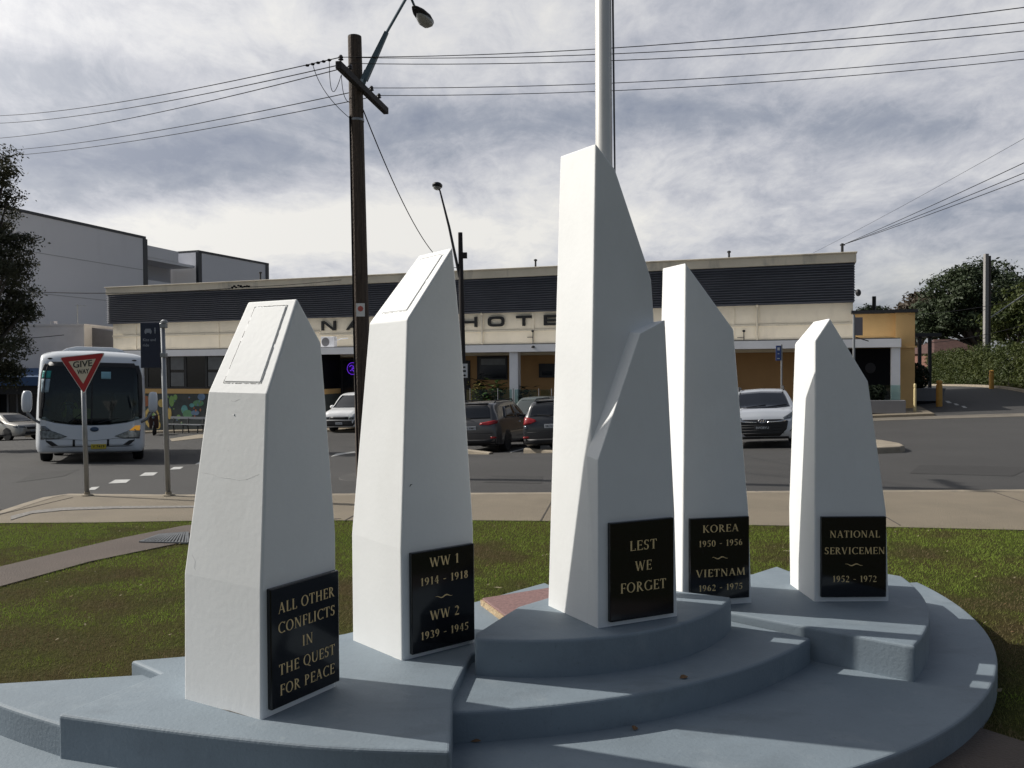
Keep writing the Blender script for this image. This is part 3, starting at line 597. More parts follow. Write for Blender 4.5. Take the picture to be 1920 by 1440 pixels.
def wavy(mb, cx, cz, w, frame):                                          # small flourish between two inscriptions
    for sgn in (-1, 1):
        n = 8
        for k in range(n):
            t0, t1 = k / n, (k + 1) / n
            f = lambda t: (cx + sgn * w * t, cz + .005 * math.sin(t * 5.5) * w / .05 * sgn)
            th = lambda t: .0030 * (1 - t) + .0006
            a, b = f(t0), f(t1)
            mb.add([frame(a[0], a[1] - th(t0), .0009), frame(b[0], b[1] - th(t1), .0009), frame(b[0], b[1] + th(t1), .0009), frame(a[0], a[1] + th(t0), .0009)], [(0, 1, 2, 3)])
def pillar(label, z, A, B, Cc, front, back, nback, plaque, lines, slab=None, panel=None, marks=None):
    A, B, Cc = [np.array(p, float) for p in (A, B, Cc)]
    d = (Cc - B) / np.linalg.norm(Cc - B); nf = np.array([d[1], -d[0], 0]); bk = -nf
    org = (A + Cc) / 2
    t = thing('memorial_pillar', label, 'pillar', tuple(org), 0, 'white memorial pillars')
    wv = (A - B) / np.linalg.norm(A - B); nw = np.array([wv[1], -wv[0], 0])
    shift = 0.0; Bf = B
    if slab:                                                             # main shaft stands behind a lower front slab
        shift = slab['t']; Bf = B + wv * shift
    def sz(px, py, base): 
        p = on_plane(px, py, base, nf); return np.dot(p - base, d), p[2]
    fr = [sz(*p, Bf) for p in front]
    fr = [(0.0, z - .02)] + fr + [(np.dot(Cc - B, d), z - .02)]
    dep0 = np.dot(A - Bf, wv); nfr = len(front); deps = [dep0]
    fv = [Bf + d * s_ + np.array([0, 0, zz - z]) for s_, zz in fr]
    for i, p in enumerate(back):
        if p is None: dep = deps[-1]
        else: dep = np.dot(on_plane(p[0], p[1], fv[i + 1], nw) - fv[i + 1], wv)
        deps.append(min(max(dep, .12), dep0 + .03))
    while len(deps) < nfr + 1: deps.append(deps[max(1, nfr + 1 - len(deps))])
    deps.append(dep0)
    bv = []
    for i, (p, dp) in enumerate(zip(fv, deps)):
        q = p + wv * dp
        if 1 <= i <= len(back) and back[i - 1] is not None: q[2] = on_plane(back[i - 1][0], back[i - 1][1], p, nw)[2]
        bv.append(q)
    n = len(fv); mb = MB(); fv = list(fv); mb.add([p - org for p in fv] + [p - org for p in bv], [tuple(range(n)), tuple(range(2 * n - 1, n - 1, -1))] + [(i, n + i, n + (i + 1) % n, (i + 1) % n) for i in range(n)])
    mb_shaft = mb; sh = mb.obj('shaft', M['white'], t, bevel=.009, bseg=3)
    if slab:
        fs = [sz(*p, B) for p in slab['front']]; fs = [(0.0, z - .02)] + fs + [(np.dot(Cc - B, d), z - .02)]
        f1 = [B + d * s + np.array([0, 0, zz - z]) for s, zz in fs]; f2 = []
        for (s, zz), ip in zip(fs, [None] + slab['inner'] + [None]):
            q = (s, zz)
            if ip: q = sz(*ip, Bf)
            f2.append(Bf + wv * .004 + d * q[0] + np.array([0, 0, q[1] - z]))
        f1[0] = f1[0] + bk * 0; n = len(f1); mb = MB()
        mb.add([p - org for p in f1] + [p - org for p in f2], [tuple(range(n)), tuple(range(2 * n - 1, n - 1, -1))] + [(i, n + i, n + (i + 1) % n, (i + 1) % n) for i in range(n)])
        mb.obj('front_slab', M['white'], t, bevel=.004, bseg=2)
    if panel:                                                            # painted-over tablet set in the sloping top
        q = panel; i0, i1 = q['i'], q['i'] + 1
        p00, p01, p10, p11 = fv[i0], fv[i1], bv[i0], bv[i1]
        def bil(u, v): return (p00 * (1 - u) + p10 * u) * (1 - v) + (p01 * (1 - u) + p11 * u) * v
        nn = np.cross(p10 - p00, p01 - p00); nn = nn / np.linalg.norm(nn); nn = nn if nn[2] > 0 else -nn
        u0, u1, v0, v1 = q['uv']
        pm = MB(); N = 22
        for (ua, va), (ub, vb) in (((u0, v0), (u1, v0)), ((u1, v0), (u1, v1)), ((u1, v1), (u0, v1)), ((u0, v1), (u0, v0))):
            for k in range(N):
                if rnd.random() < .12: continue
                a_, b__ = k / N, (k + 1) / N
                a3 = bil(ua + (ub - ua) * a_ + rnd.uniform(-.003, .003), va + (vb - va) * a_); b3 = bil(ua + (ub - ua) * b__, va + (vb - va) * b__ + rnd.uniform(-.003, .003))
                pm.tube([a3 + nn * .0005 - org, b3 + nn * .0005 - org], rnd.uniform(.0008, .0019), 5)
        pm.obj('tablet_edge', mat('grimy_edge_line', (.57, .56, .54), .9), t)
        pm = MB(); pm.add([bil(u, v) + nn * h - org for h in (-.004, .0035) for u, v in ((u0 + .015, v0 + .012), (u1 - .015, v0 + .012), (u1 - .015, v1 - .012), (u0 + .015, v1 - .012))], [(3, 2, 1, 0), (4, 5, 6, 7), (0, 1, 5, 4), (1, 2, 6, 5), (2, 3, 7, 6), (3, 0, 4, 7)])
        pm.obj('tablet', M['white'], t, bevel=.003)
    if marks:
        bv_ = BVHTree.FromPolygons([Vector(v) for v in mb_shaft.v], mb_shaft.f)
        for nm, m_, pl_, rad in marks:
            q = []
            for px, py in pl_:
                h_ = bv_.ray_cast(Vector(EY - org), Vector(ray(px, py)).normalized())
                if h_[0] is not None: q.append(h_[0])
            if len(q) > 1: mb = MB(); mb.tube(q, rad, 5); mb.obj(nm, m_, t)
    # plaque
    q = [sz(*p, B) for p in plaque]; s0 = (q[0][0] + q[3][0]) / 2; s1 = (q[1][0] + q[2][0]) / 2; z1 = (q[0][1] + q[1][1]) / 2; z0 = (q[2][1] + q[3][1]) / 2
    mb = MB(); th = .022
    mb.add([B + d * s + nf * h + np.array([0, 0, zz - z]) - org for h in (-.003, th) for s, zz in ((s0, z0), (s1, z0), (s1, z1), (s0, z1))], [(3, 2, 1, 0), (4, 5, 6, 7), (0, 1, 5, 4), (1, 2, 6, 5), (2, 3, 7, 6), (3, 0, 4, 7)])
    pl = mb.obj('plaque', M['plaque'], t, bevel=.004, bseg=2)
    frame = lambda x, zz, h: B + d * (s0 + x) + nf * (th + h) + np.array([0, 0, z0 + zz - z]) - org
    Wd, Hh = s1 - s0, z1 - z0; mb = MB()
    for s, v, cap, w in lines:
        if s == '~': wavy(mb, Wd / 2, Hh * (1 - v), Wd * w / 2 * .9, frame)
        else: roman(mb, s, Wd / 2 + .004, Hh * (1 - v), cap * Hh, w * Wd, frame)
    mb.obj('inscription', M['gold'], pl, fix=False)
    return t
pillar('short white tapered pillar, nearest, its plaque to all other conflicts', HW, (-1.36, 3.383, HW), (-.977, 3.171, HW), (-.759, 3.505, HW),
       [(490, 1105), (501, 738), (558, 559), (603, 643), (630, 1000)], [(345, 1075), (390, 735), (465, 565)], 3,
       [(501, 1102.5), (628.5, 1069), (630, 1277.5), (501, 1328.5)],
       [('ALL OTHER', .175, .09, .82), ('CONFLICTS', .34, .09, .83), ('IN', .515, .09, .16), ('THE QUEST', .69, .09, .82), ('FOR PEACE', .86, .09, .80)], panel={'i': 2, 'uv': (.15, .80, .10, .93)}, marks=[('base_gap', mat('grime', (.10, .095, .085), .95), [(352, 1312.5), (372, 1319), (392, 1324.5), (412, 1330), (430, 1334), (452, 1340), (470, 1345)], [.0015, .003, .004, .003, .0045, .003, .001]), ('hairline_crack', M['crack'], [(378, 886), (398, 889), (414, 895), (432, 897), (447, 900), (462, 899), (474, 894), (486, 889)], .0005), ('hairline_crack', M['crack'], [(432, 751), (441, 752), (449, 748)], .0005), ('paint_chip', M['crack'], [(436, 777), (439, 779), (440, 776)], [.001, .0024, .001]), ('hairline_crack', M['crack'], [(360, 1040), (366, 1052), (365, 1066), (371, 1074)], .0005)])
pillar('white tapered pillar with sloping top and plaque to the first and second world wars', HW, (-.805, 4.108, HW), (-.517, 3.81, HW), (-.195, 4.057, HW),
       [(752, 1030), (764, 598), (849, 463), (866, 640), (888, 990)], [(659, 1000), (692, 606), (786, 478)], 3,
       [(767.5, 1036), (885, 1017.5), (885, 1200), (767.5, 1224)],
       [('WW 1', .12, .095, .47), ('1914 - 1918', .30, .078, .76), ('~', .48, .1, .3), ('WW 2', .65, .095, .47), ('1939 - 1945', .835, .078, .76)], panel={'i': 2, 'uv': (.16, .82, .12, .92)}, marks=[('paint_chip', mat('dark_chip', (.05, .05, .05), .9), [(768, 913), (770, 909), (773, 908)], [.001, .0035, .001]), ('base_gap', M['crack'], [(664, 1202), (684, 1211), (704, 1219), (728, 1229), (748, 1236)], [.001, .0022, .003, .0018, .001])])
pillar('tallest white pillar on the middle podium, its plaque reading lest we forget', HP, (.178, 4.258, HP), (.398, 3.877, HP), (.81, 4.061, HP),
       [(1117, 268), (1154, 317), (1213, 494), (1222, 525), (1227, 600), (1240, 960)], [(1050, 292), None, None, None], 4,
       [(1139, 980), (1258, 969), (1259.5, 1149), (1140, 1164)],
       [('LEST', .25, .1, .43), ('WE', .46, .1, .26), ('FORGET', .67, .1, .72)],
       slab={'t': .078, 'front': [(1121, 863), (1200, 625), (1247, 600), (1265, 960)], 'inner': [(1100, 854), (1181, 623), (1227, 603), (1245, 960)]})
pillar('white pillar with pointed top beside the tallest, its plaque to Korea and Vietnam', HW, (.87, 5.03, HW), (.95, 4.63, HW), (1.37, 4.72, HW),
       [(1280, 1000), (1285, 492), (1376, 618), (1404, 960)], [None, (1242, 502)], 2,
       [(1291, 971), (1401, 967.5), (1402, 1120), (1291, 1124)],
       [('KOREA', .13, .09, .61), ('1950 - 1956', .31, .075, .74), ('~', .49, .1, .3), ('VIETNAM', .67, .09, .83), ('1962 - 1975', .85, .075, .74)])
pillar('white pillar at the end of the right wing, its plaque to national servicemen', HW, (1.723, 5.122, HW), (1.733, 4.734, HW), (2.164, 4.735, HW),
       [(1527, 1000), (1528, 638), (1556, 596), (1628, 715), (1662, 960)], [(1479, 950), (1490, 645), (1526, 602)], 3,
       [(1537, 967.5), (1658.5, 967.5), (1659, 1118), (1538, 1118)],
       [('NATIONAL', .215, .085, .77), ('SERVICEMEN', .42, .085, .93), ('~', .595, .1, .3), ('1952 - 1972', .77, .078, .68)])

# flagpole behind the tallest pillar
fx, fy = .51, 4.54
fpq = thing('flagpole', 'pale round flagpole rising behind the tallest pillar', 'flagpole', (fx, fy, 0))
mb = MB(); mb.tube([(0, 0, .1), (0, 0, 2.5), (-.005, 0, 7.5)], [.05, .0475, .033], 24); mb.obj('pole', M['flag'], fpq, smooth=True)
mb = MB(); mb.tube([(.058, -.02, 2.45), (.048, -.015, 3.6), (.040, -.01, 7.3)], .004, 6); mb.tube([(.062, .0, 2.40), (.054, .006, 3.6), (.043, .004, 7.3)], .004, 6); mb.obj('halyard', M['rope'], fpq)
mb = MB(); mb.lathe([(.0, 7.5), (.045, 7.5), (.05, 7.55), (.03, 7.6), (0, 7.61)], 14); mb.obj('finial', M['flag'], fpq)
cl = MB(); cl.box((.075, -.01, 2.52), (.03, .03, .05)); cl.tube([(.085, -.015, 2.42), (.09, -.02, 2.52), (.085, -.015, 2.62)], [.006, .012, .006], 6)
for k in range(3): cl.tube([(.088 + .004 * k, -.02, 2.44), (.1 + .003 * k, -.02, 2.5), (.088 + .004 * k, -.02, 2.58)], .006, 5)
cl.obj('cleat', M['dkmetal'], fpq)

# lawn blades and litter
_holes = [base_poly, lw_poly, rw_poly, pod_poly, ring_poly, rs, lp, pa, pts]
def hole(x, y):
    r = np.zeros(len(x), bool)
    for p in _holes: r |= inpoly(x, y, p)
    return r
gtag = blades('grass', 520000, (-7.5, 7.5, 3.0, 9.3), hole, M['grass'], .010, .026, .0022)
tag(gtag, 'patchy green and brown mown lawn around the plinth', 'grass')
far = blades('grass', 30000, (-16, 16, 7, 9.6), lambda x, y: hole(x, y) | (np.abs(x) < 7.5), M['grass'], .02, .05, .006)
tag(far, 'mown lawn edge further along the footpath', 'grass')
lt = MB()
for _ in range(1100):
    x, y = rnd.uniform(-6.5, 6.5), rnd.uniform(3.2, 9.0)
    if hole(np.array([x]), np.array([y]))[0]: continue
    if x < -1 and rnd.random() < .45: continue
    a = rnd.uniform(0, 6.3); L = rnd.uniform(.006, .017) * (2.4 if rnd.random() < .06 else 1); w = L * rnd.uniform(.25, .6); ca, sa = math.cos(a), math.sin(a)
    lt.add([(x + ca * u - sa * v, y + sa * u + ca * v, .022 + h) for u, v, h in ((-L, 0, 0), (0, -w, .004), (L, 0, .01), (0, w, .006))], [(0, 1, 2, 3)], rnd.choice((0, 0, 1)))
lo = lt.obj('leaf_litter', [M['straw'], M['dryleaf']], fix=False); tag(lo, 'dry leaf and twig litter scattered over the lawn', 'leaf litter', kind='stuff')
# ------------------------------------------------------------------ hotel across the road (own frame: x along the front to the right, y into the building)
HO = np.array([*at_y(1600, 700, 37.0)[:2], 0.0]); HE = np.array([math.cos(R(19.0)), -math.sin(R(19.0)), 0]); HN = np.array([math.sin(R(19.0)), math.cos(R(19.0)), 0])
HM = Matrix(((HE[0], HN[0], 0), (HE[1], HN[1], 0), (0, 0, 1)))
HR = math.atan2(HE[1], HE[0])
def hs(px, py=650, d=0.0):                                               # position along the front, d metres out from the wall, and height
    p = on_plane(px, py, HO - HN * d, HN); q = p - HO
    return float(np.dot(q, HE)), float(p[2])
def hx(px, d=0.0): return hs(px, 650, d)[0]
def hz(px, py, d=0.0): return hs(px, py, d)[1]
def hg(s, d):                                                            # ground height in the hotel's frame
    p = HO + HE * s - HN * d; return g1(p[0], p[1])
hotel = thing('hotel', 'long cream hotel with a dark louvred band, white canopy and black wall lettering', 'hotel', tuple(HO), HR)
xl, xr = hx(210), 0.0
ZP, ZL1, ZL0, ZC1, ZC0 = 6.66, 6.2, 4.48, 2.78, 2.42
mb = MB(); mb.span((xl + .1, 0, 2.3), (xr - .02, 12, ZP - .5)); mb.obj('upper_wall', M['beige'], hotel)
mb = MB(); mb.span((xl - .15, -.28, ZL1 + .05), (xr + .1, 12.2, ZP)); mb.span((xl - .2, -.34, ZP + .002), (xr + .14, .3, ZP + .06)); mb.obj('parapet', M['cap'], hotel, bevel=.02)
mb = MB(); mb.span((xl - .1, -.17, ZL0), (xr + .02, -.003, ZL1 + .046), 0)
nsl = 15
for i in range(nsl):
    z = ZL0 + .04 + i * (ZL1 - ZL0) / nsl
    mb.add([(xl - .12, -.17, z + .07), (xl - .12, -.29, z), (xr + .04, -.29, z), (xr + .04, -.17, z + .07), (xl - .12, -.17, z + .088), (xl - .12, -.29, z + .018), (xr + .04, -.29, z + .018), (xr + .04, -.17, z + .088)],
           [(0, 1, 2, 3), (7, 6, 5, 4), (1, 5, 6, 2), (0, 4, 5, 1), (3, 2, 6, 7)])
mb.obj('louvre_screen', M['louvre'], hotel)
# wall trim: string course, panel joints
mb = MB()
z = hz(320, 628); mb.span((xl + .1, -.06, z - .05), (hx(600), -.003, z + .05)); z2 = hz(700, 624)
mb.span((hx(600), -.05, 3.52), (xr - .05, -.003, 3.60)); mb.obj('string_course', M['cap'], hotel)
for px in (255, 410, 575, 1000, 1375):
    mb = MB(); mb.span((hx(px) - .05, -.04, ZC1 + .1), (hx(px) + .05, -.003, ZL0 - .02)); mb.obj('pilaster_strip', M['beige'], hotel)
for px in (560, 905, 1420):
    mb = MB(); x = hx(px); mb.tube([(x, -.09, ZC1 + .05), (x, -.09, ZL0 - .1), (x, -.2, ZL0 + .02)], .045, 8); mb.obj('downpipe', M['cap'], hotel)
# canopy
CD = 2.1
cr = hx(1690, CD)
mb = MB(); mb.span((xl + .3, -CD, ZC0), (cr, -CD + .12, ZC1)); mb.span((xl + .3, -CD + .121, ZC1 - .14), (cr, -.004, ZC1 - .02)); mb.span((cr - .14, -CD + .121, ZC0), (cr - .003, -.004, ZC1 - .141)); mb.obj('canopy', M['fascia'], hotel, bevel=.015)
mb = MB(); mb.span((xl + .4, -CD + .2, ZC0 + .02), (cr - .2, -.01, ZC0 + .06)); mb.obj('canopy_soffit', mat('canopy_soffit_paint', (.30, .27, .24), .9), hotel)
mb = MB(); mb.span((xl + .32, -.09, ZC1 - .018), (cr - .1, -.004, ZC1 + .10)); mb.span((xl + .34, -CD + .0, ZC1 + .003), (cr - .05, -CD + .06, ZC1 + .035)); mb.obj('flashing', mat('grey_flashing', (.14, .135, .13), .7), hotel)
for a, b in ((953, 969), (1672, 1689), (700, 716), (1180, 1196)):
    s0, s1 = hx(a, CD), hx(b, CD); zb = hg((s0 + s1) / 2, CD)
    mb = MB(); mb.span((s0, -CD + .14, zb - .3), (s1, -CD + .14 + (s1 - s0), ZC0 + .015)); mb.obj('column', M['fascia'], hotel, bevel=.01)
# ground floor walls
lz = -3.4
mb = MB(); mb.span((hx(605, 0), .0, lz), (hx(1540, 0), .25, 2.29)); mb.obj('recessed_wall', M['ochre_shaded'], hotel)
bd = 1.9                                                                 # enclosed left bay, flush with the canopy
b1 = hx(604, bd)
sill = hz(340, 729, bd); head = hz(340, 664, bd); mur1 = hz(340, 738, bd)
mb = MB(); mb.span((xl + .4, -bd, lz), (b1, -.01, mur1 - .0)); mb.obj('mural_base_wall', M['mural0'], hotel)
mb = MB(); mb.span((xl + .4, -bd - .02, mur1 + .003), (b1 + .02, -.012, sill)); mb.obj('sill_band', M['ochre'], hotel)
mb = MB(); mb.span((xl + .4, -bd + .08, sill + .003), (b1 - .02, -.02, ZC0 + .01)); mb.obj('window_backing', M['black'], hotel)
s = xl + .6
wx = [hx(p, bd) for p in (214, 262, 275, 316, 347, 386, 420, 470, 520, 560, 600)]
for i in range(len(wx) - 1):
    a, b = wx[i], wx[i + 1]
    mb = MB()
    for A, B in (((a, sill + .01), (a + .07, head)), ((b - .07, sill + .01), (b, head)), ((a + .07, sill + .01), (b - .07, sill + .09)), ((a + .07, head - .1), (b - .07, head))):
        mb.span((A[0], -bd, A[1]), (B[0], -bd + .07, B[1]))
    w = mb.obj('window', M['frame'], hotel); mb = MB(); mb.span((a + .07, -bd + .03, sill + .09), (b - .07, -bd + .05, head - .1)); mb.obj('pane', M['darkglass'], w)
    if i in (3, 5):
        mb = MB(); mz = (sill + head) / 2; mb.span((a + .12, -bd + .015, sill + .14), (b - .12, -bd + .027, mz - .06)); mb.span((a + .12, -bd + .015, mz + .1), (b - .12, -bd + .027, head - .16)); mb.obj('blind', M['paleglass'], w)
mb = MB(); mb.span((xl + .3, -bd - .05, head + .002), (b1, -bd + .07, head + .14)); mb.obj('window_head', M['greybox'], hotel)
# mural shapes: flat painted discs, hills and arches
mb = MB(); rr = random.Random(5)
m0, m1 = hx(268, bd), hx(600, bd); my = -bd - .004; mz0 = hz(340, 812, bd)
def disc(cx, cz, r, mi, y, ry=None, a0=0, a1=360):
    n = 18; mb.add([(cx, y, cz)] + [(cx + r * math.cos(R(a0 + (a1 - a0) * k / n)), y, cz + (ry or r) * math.sin(R(a0 + (a1 - a0) * k / n))) for k in range(n + 1)], [(0, k + 1, k + 2) for k in range(n)], mi)
Hm = mur1 - mz0
def mp(px, py): return hs(px, py, bd)
def dpx(px, py, r, mi, k, ry=None, a0=0, a1=360):
    s_, z_ = mp(px, py); sc = .0285; disc(s_, z_, r * sc, mi, my - .001 * k, (ry or r) * sc, a0, a1)
for a in ((272, 752, 15, 1, 1, 11), (285, 783, 19, 2, 2, 22), (286, 783, 14, 0, 3, 16), (286, 782, 10, 7, 4, 10), (286, 779, 6, 4, 5), (303, 756, 9, 2, 6, 8), (311, 768, 5, 6, 3, 18), (296, 797, 7, 2, 5, 8), (322, 752, 6, 4, 7, 11), (329, 745, 5, 4, 8, 6), (318, 775, 5, 2, 9, 12),
          (346, 768, 8, 8, 4, 9), (352, 776, 12, 3, 5, 8), (366, 774, 10, 5, 6, 5), (378, 744, 9, 5, 7, 7), (372, 756, 13, 3, 4, 6), (335, 782, 5, 4, 3, 5), (360, 760, 6, 8, 8, 4), (400, 770, 16, 2, 4), (430, 760, 14, 3, 5, 18), (470, 775, 18, 1, 4, 14), (510, 765, 14, 4, 5), (548, 772, 20, 8, 4, 16), (585, 760, 12, 2, 5)): dpx(*a)
for _ in range(60):
    px, py = rr.uniform(275, 595), rr.uniform(744, 795); dpx(px, py, rr.uniform(.8, 2.4), rr.randint(1, 8), 10 + rr.random() * 4, rr.uniform(1, 3))
mb.obj('mural', [M['mural%d' % i] for i in range(9)], hotel, fix=False)
# entrance with glazed doors, neon roundel
def panel(name, px0, py0, px1, py1, d, m, th=.05, parent=None, fr=None):
    a, za = hs(px0, py0, d); b, zb = hs(px1, py1, d); mb = MB(); mb.span((a, -d - th, zb), (b, -d, za)); return mb.obj(name, m, hotel if parent is None else parent)
mb = MB(); mb.span((hx(605, .5), -.9, lz), (hx(617, .5), -.003, 2.30)); mb.obj('pilaster', M['ochre'], hotel)
dr = panel('door', 620, 672, 690, 770, .02, M['frame'], .08)
for a, b in ((622, 640), (643, 662), (665, 688)): panel('pane', a, 676, b, 764, .101, M['darkglass'], .02, dr)
nx, nz = hs(661, 691, .3); mb = MB()
mb.lathe([(.0, -.02), (.30, -.02), (.30, .02), (.0, .02)], 28, (nx, -.3, nz), 'Y'); ns_ = mb.obj('hanging_sign', mat('hanging_sign_violet', (.03, .012, .12), .4), hotel)
mb = MB(); ring = [(nx + .32 * math.cos(a), -.31, nz + .32 * math.sin(a)) for a in np.linspace(0, 2 * np.pi, 30)]; mb.tube(ring, .015, 6)
for pts_ in ([(-.16, .1), (-.05, .18), (.08, .12), (.04, -.02)], [(-.12, -.12), (0, -.05), (.1, -.15)], [(-.02, .02), (.16, .0), (.18, -.1)]): mb.tube([(nx + a, -.345, nz + b) for a, b in pts_], .02, 5)
mb.obj('neon_tube', M['neon'], ns_)
w = panel('window', 895, 668, 952, 712, .002, M['frame'], .06); panel('pane', 899, 672, 949, 709, .063, M['darkglass'], .015, w); panel('blind', 902, 673, 947, 684, .079, M['paleglass'], .008, w)
w = panel('window', 866, 676, 882, 730, .002, M['frame'], .06); panel('pane', 868, 680, 880, 726, .063, M['darkglass'], .015, w)
w = panel('menu_case', 1011, 682, 1042, 708, .002, M['frame'], .07); panel('poster', 1016, 696, 1036, 704, .073, M['darkglass'], .01, w)
# recessed dark opening at the right end with its sign panel
dk = panel('dark_opening', 1560, 655, 1674, 752, .003, M['black'], .02)
sx, sz_ = hs(1632, 690, .05); mb = MB(); mb.blob((sx, -.06, sz_), (.22, .02, .24)); mb.obj('wall_emblem', mat('dim_emblem', (.022, .02, .025), .5), dk)
# sign letters
def block_letter(ch, px, wpx, y0=596, y1=620):
    s0 = hx(px - wpx / 2, .1); s1 = hx(px + wpx / 2, .1); zb_, zt = 3.78, 4.30; w_ = s1 - s0; h_ = zt - zb_; t = .15; mb = MB(); ya, yb = -.10, -.004
    def bar(a, b): mb.span((s0 + a[0], ya, zb_ + a[1]), (s0 + b[0], yb, zb_ + b[1]))
    def diag(a, b, th): mb.polyxz([(s0 + a[0] - th / 2, zb_ + a[1]), (s0 + a[0] + th / 2, zb_ + a[1]), (s0 + b[0] + th / 2, zb_ + b[1]), (s0 + b[0] - th / 2, zb_ + b[1])], ya - .001, yb)
    if ch == 'N': bar((0, 0), (t, h_)); bar((w_ - t, 0), (w_, h_)); diag((t * .6, h_), (w_ - t * .6, 0), t * 1.25)
    elif ch == 'A': diag((t * .55, 0), (w_ / 2, h_), t * 1.1); diag((w_ - t * .55, 0), (w_ / 2, h_), t * 1.1); bar((w_ * .25, h_ * .22), (w_ * .75, h_ * .22 + t * .75))
    elif ch == 'H': bar((0, 0), (t, h_)); bar((w_ - t, 0), (w_, h_)); bar((t, h_ / 2 - t * .42), (w_ - t, h_ / 2 + t * .42))
    elif ch == 'T': bar((0, h_ - t * .85), (w_, h_)); bar((w_ / 2 - t / 2, 0), (w_ / 2 + t / 2, h_ - t * .85))
    elif ch == 'E': bar((0, 0), (t, h_)); [bar((t, a), (w_, a + t * .8)) for a in (0, h_ / 2 - t * .4, h_ - t * .8)]
    elif ch == 'L': bar((0, 0), (t, h_)); bar((t, 0), (w_, t * .85))
    elif ch == 'O':
        n = 28; o_ = []; i_ = []
        for k in range(n):
            a = 2 * math.pi * k / n; ca, sa = math.cos(a), math.sin(a); q = lambda v: math.copysign(abs(v) ** .55, v)
            o_.append((s0 + w_ / 2 + q(ca) * w_ / 2, zb_ + h_ / 2 + q(sa) * h_ / 2)); i_.append((s0 + w_ / 2 + q(ca) * (w_ / 2 - t), zb_ + h_ / 2 + q(sa) * (h_ / 2 - t * .85)))
        vs = [(p[0], y, p[1]) for y in (ya, yb) for L in (o_, i_) for p in L]
        mb.add(vs, [f for k in range(n) for f in ((k, (k + 1) % n, n + (k + 1) % n, n + k), (k, 2 * n + k, 2 * n + (k + 1) % n, (k + 1) % n), (n + k, n + (k + 1) % n, 3 * n + (k + 1) % n, 3 * n + k))])
    mb.obj('sign_letter', M['signblack'], hotel)
for ch, px, w_ in (('N', 616, 27), ('A', 664, 31), ('H', 879, 31), ('O', 930, 31), ('T', 982, 29), ('E', 1032, 25), ('L', 1078, 24)): block_letter(ch, px, w_)
# roof bits
for px, h_, lab in ((994, .32, 'vent'), (1364, .25, 'vent'), (470, .4, 'vent')):
    mb = MB(); s_ = hx(px); mb.tube([(s_, 1.0, ZP), (s_, 1.0, ZP + h_ + .2)], .05, 8); mb.lathe([(.09, ZP + h_ + .2), (.09, ZP + h_ + .27), (.02, ZP + h_ + .3)], 10, (s_, 1.0, 0)); mb.obj('roof_vent', M['dkmetal'], hotel)
mb = MB(); s_ = hx(1580); mb.tube([(s_, .5, ZP), (s_, .5, ZP + .55)], .06, 8); mb.tube([(s_ - .1, .5, ZP + .48), (s_ + .12, .5, ZP + .48)], .03, 6); mb.obj('service_pole', M['dkmetal'], hotel)
mb = MB(); mb.blob((.18, -.25, hz(1600, 550)), (.12, .1, .16)); mb.tube([(.02, -.1, hz(1600, 545)), (.18, -.25, hz(1600, 548))], .03, 6); mb.obj('flood_lamp', M['dkmetal'], hotel)
for px in (1000, 1233): 
    mb = MB(); s_, z_ = hx(px, CD), ZC1 - .12; mb.blob((s_, -CD - .05, z_), (.1, .06, .06)); mb.obj('canopy_lamp', M['dkmetal'], hotel)
for px, z_ in ((1000, 3.2), (1180, 3.3), (1395, 3.0)):
    mb = MB(); mb.tube([(hx(px), -.06, ZC1), (hx(px), -.06, z_ + .3)], .02, 6); mb.tube([(hx(px) - .3, -.06, z_), (hx(px), -.06, z_)], .015, 6); mb.blob((hx(px), -.1, z_ + .3), (.07, .07, .06)); mb.obj('wall_conduit', M['dkmetal'], hotel)
# ochre annexe (same building, lower block)
ax0, ax1 = .02, hx(1714); az1 = hz(1690, 587)
mb = MB(); mb.span((-.9, .3, lz), (ax1 - .01, 9, az1)); mb.span((hx(1690) - .25, -.25, lz), (ax1, .299, az1 - .003)); mb.span((.03, -.02, ZC1 - .1), (hx(1690) - .253, .298, az1 - .006)); mb.obj('annexe_wall', M['ochre'], hotel)
mb = MB(); mb.span((-.1, -.4, az1 + .002), (ax1 + .12, 9.2, az1 + .14)); mb.obj('annexe_roof_edge', M['frame'], hotel)
mb = MB(); s_ = hx(1650); mb.tube([(s_, 3, az1), (s_, 3, az1 + 1.0)], .09, 8); mb.obj('roof_vent', M['dkmetal'], hotel)
mb = MB(); mb.span((hx(1690) - .2, -.32, hz(1700, 651) - .03), (ax1 + .06, -.252, hz(1700, 651) + .05)); mb.obj('annexe_band', M['ochre'], hotel)

def world_h(s, d, z): 
    p = HO + HE * s - HN * d; return (p[0], p[1], z)
# air conditioner on the canopy
s_, z_ = hx(617, 1.2), ZC1 - .01
acn = thing('air_conditioner', 'white air conditioner box sitting on the canopy under the letter N', 'air conditioner', world_h(s_, 1.2, z_), HR)
mb = MB(); mb.span((-.4, -.16, .03), (.4, .16, .62)); mb.obj('casing', M['fascia'], acn, bevel=.02)
mb = MB(); mb.lathe([(0, -.01), (.23, -.01), (.24, .0), (0, .0)], 20, (-.12, -.163, .33), 'Y'); mb.obj('fan_grille', M['greybox'], acn)
mb = MB(); mb.tube([(.4, 0, .4), (.8, 0, .5), (1.1, .1, .52)], .025, 6); mb.obj('pipe', M['fascia'], acn)
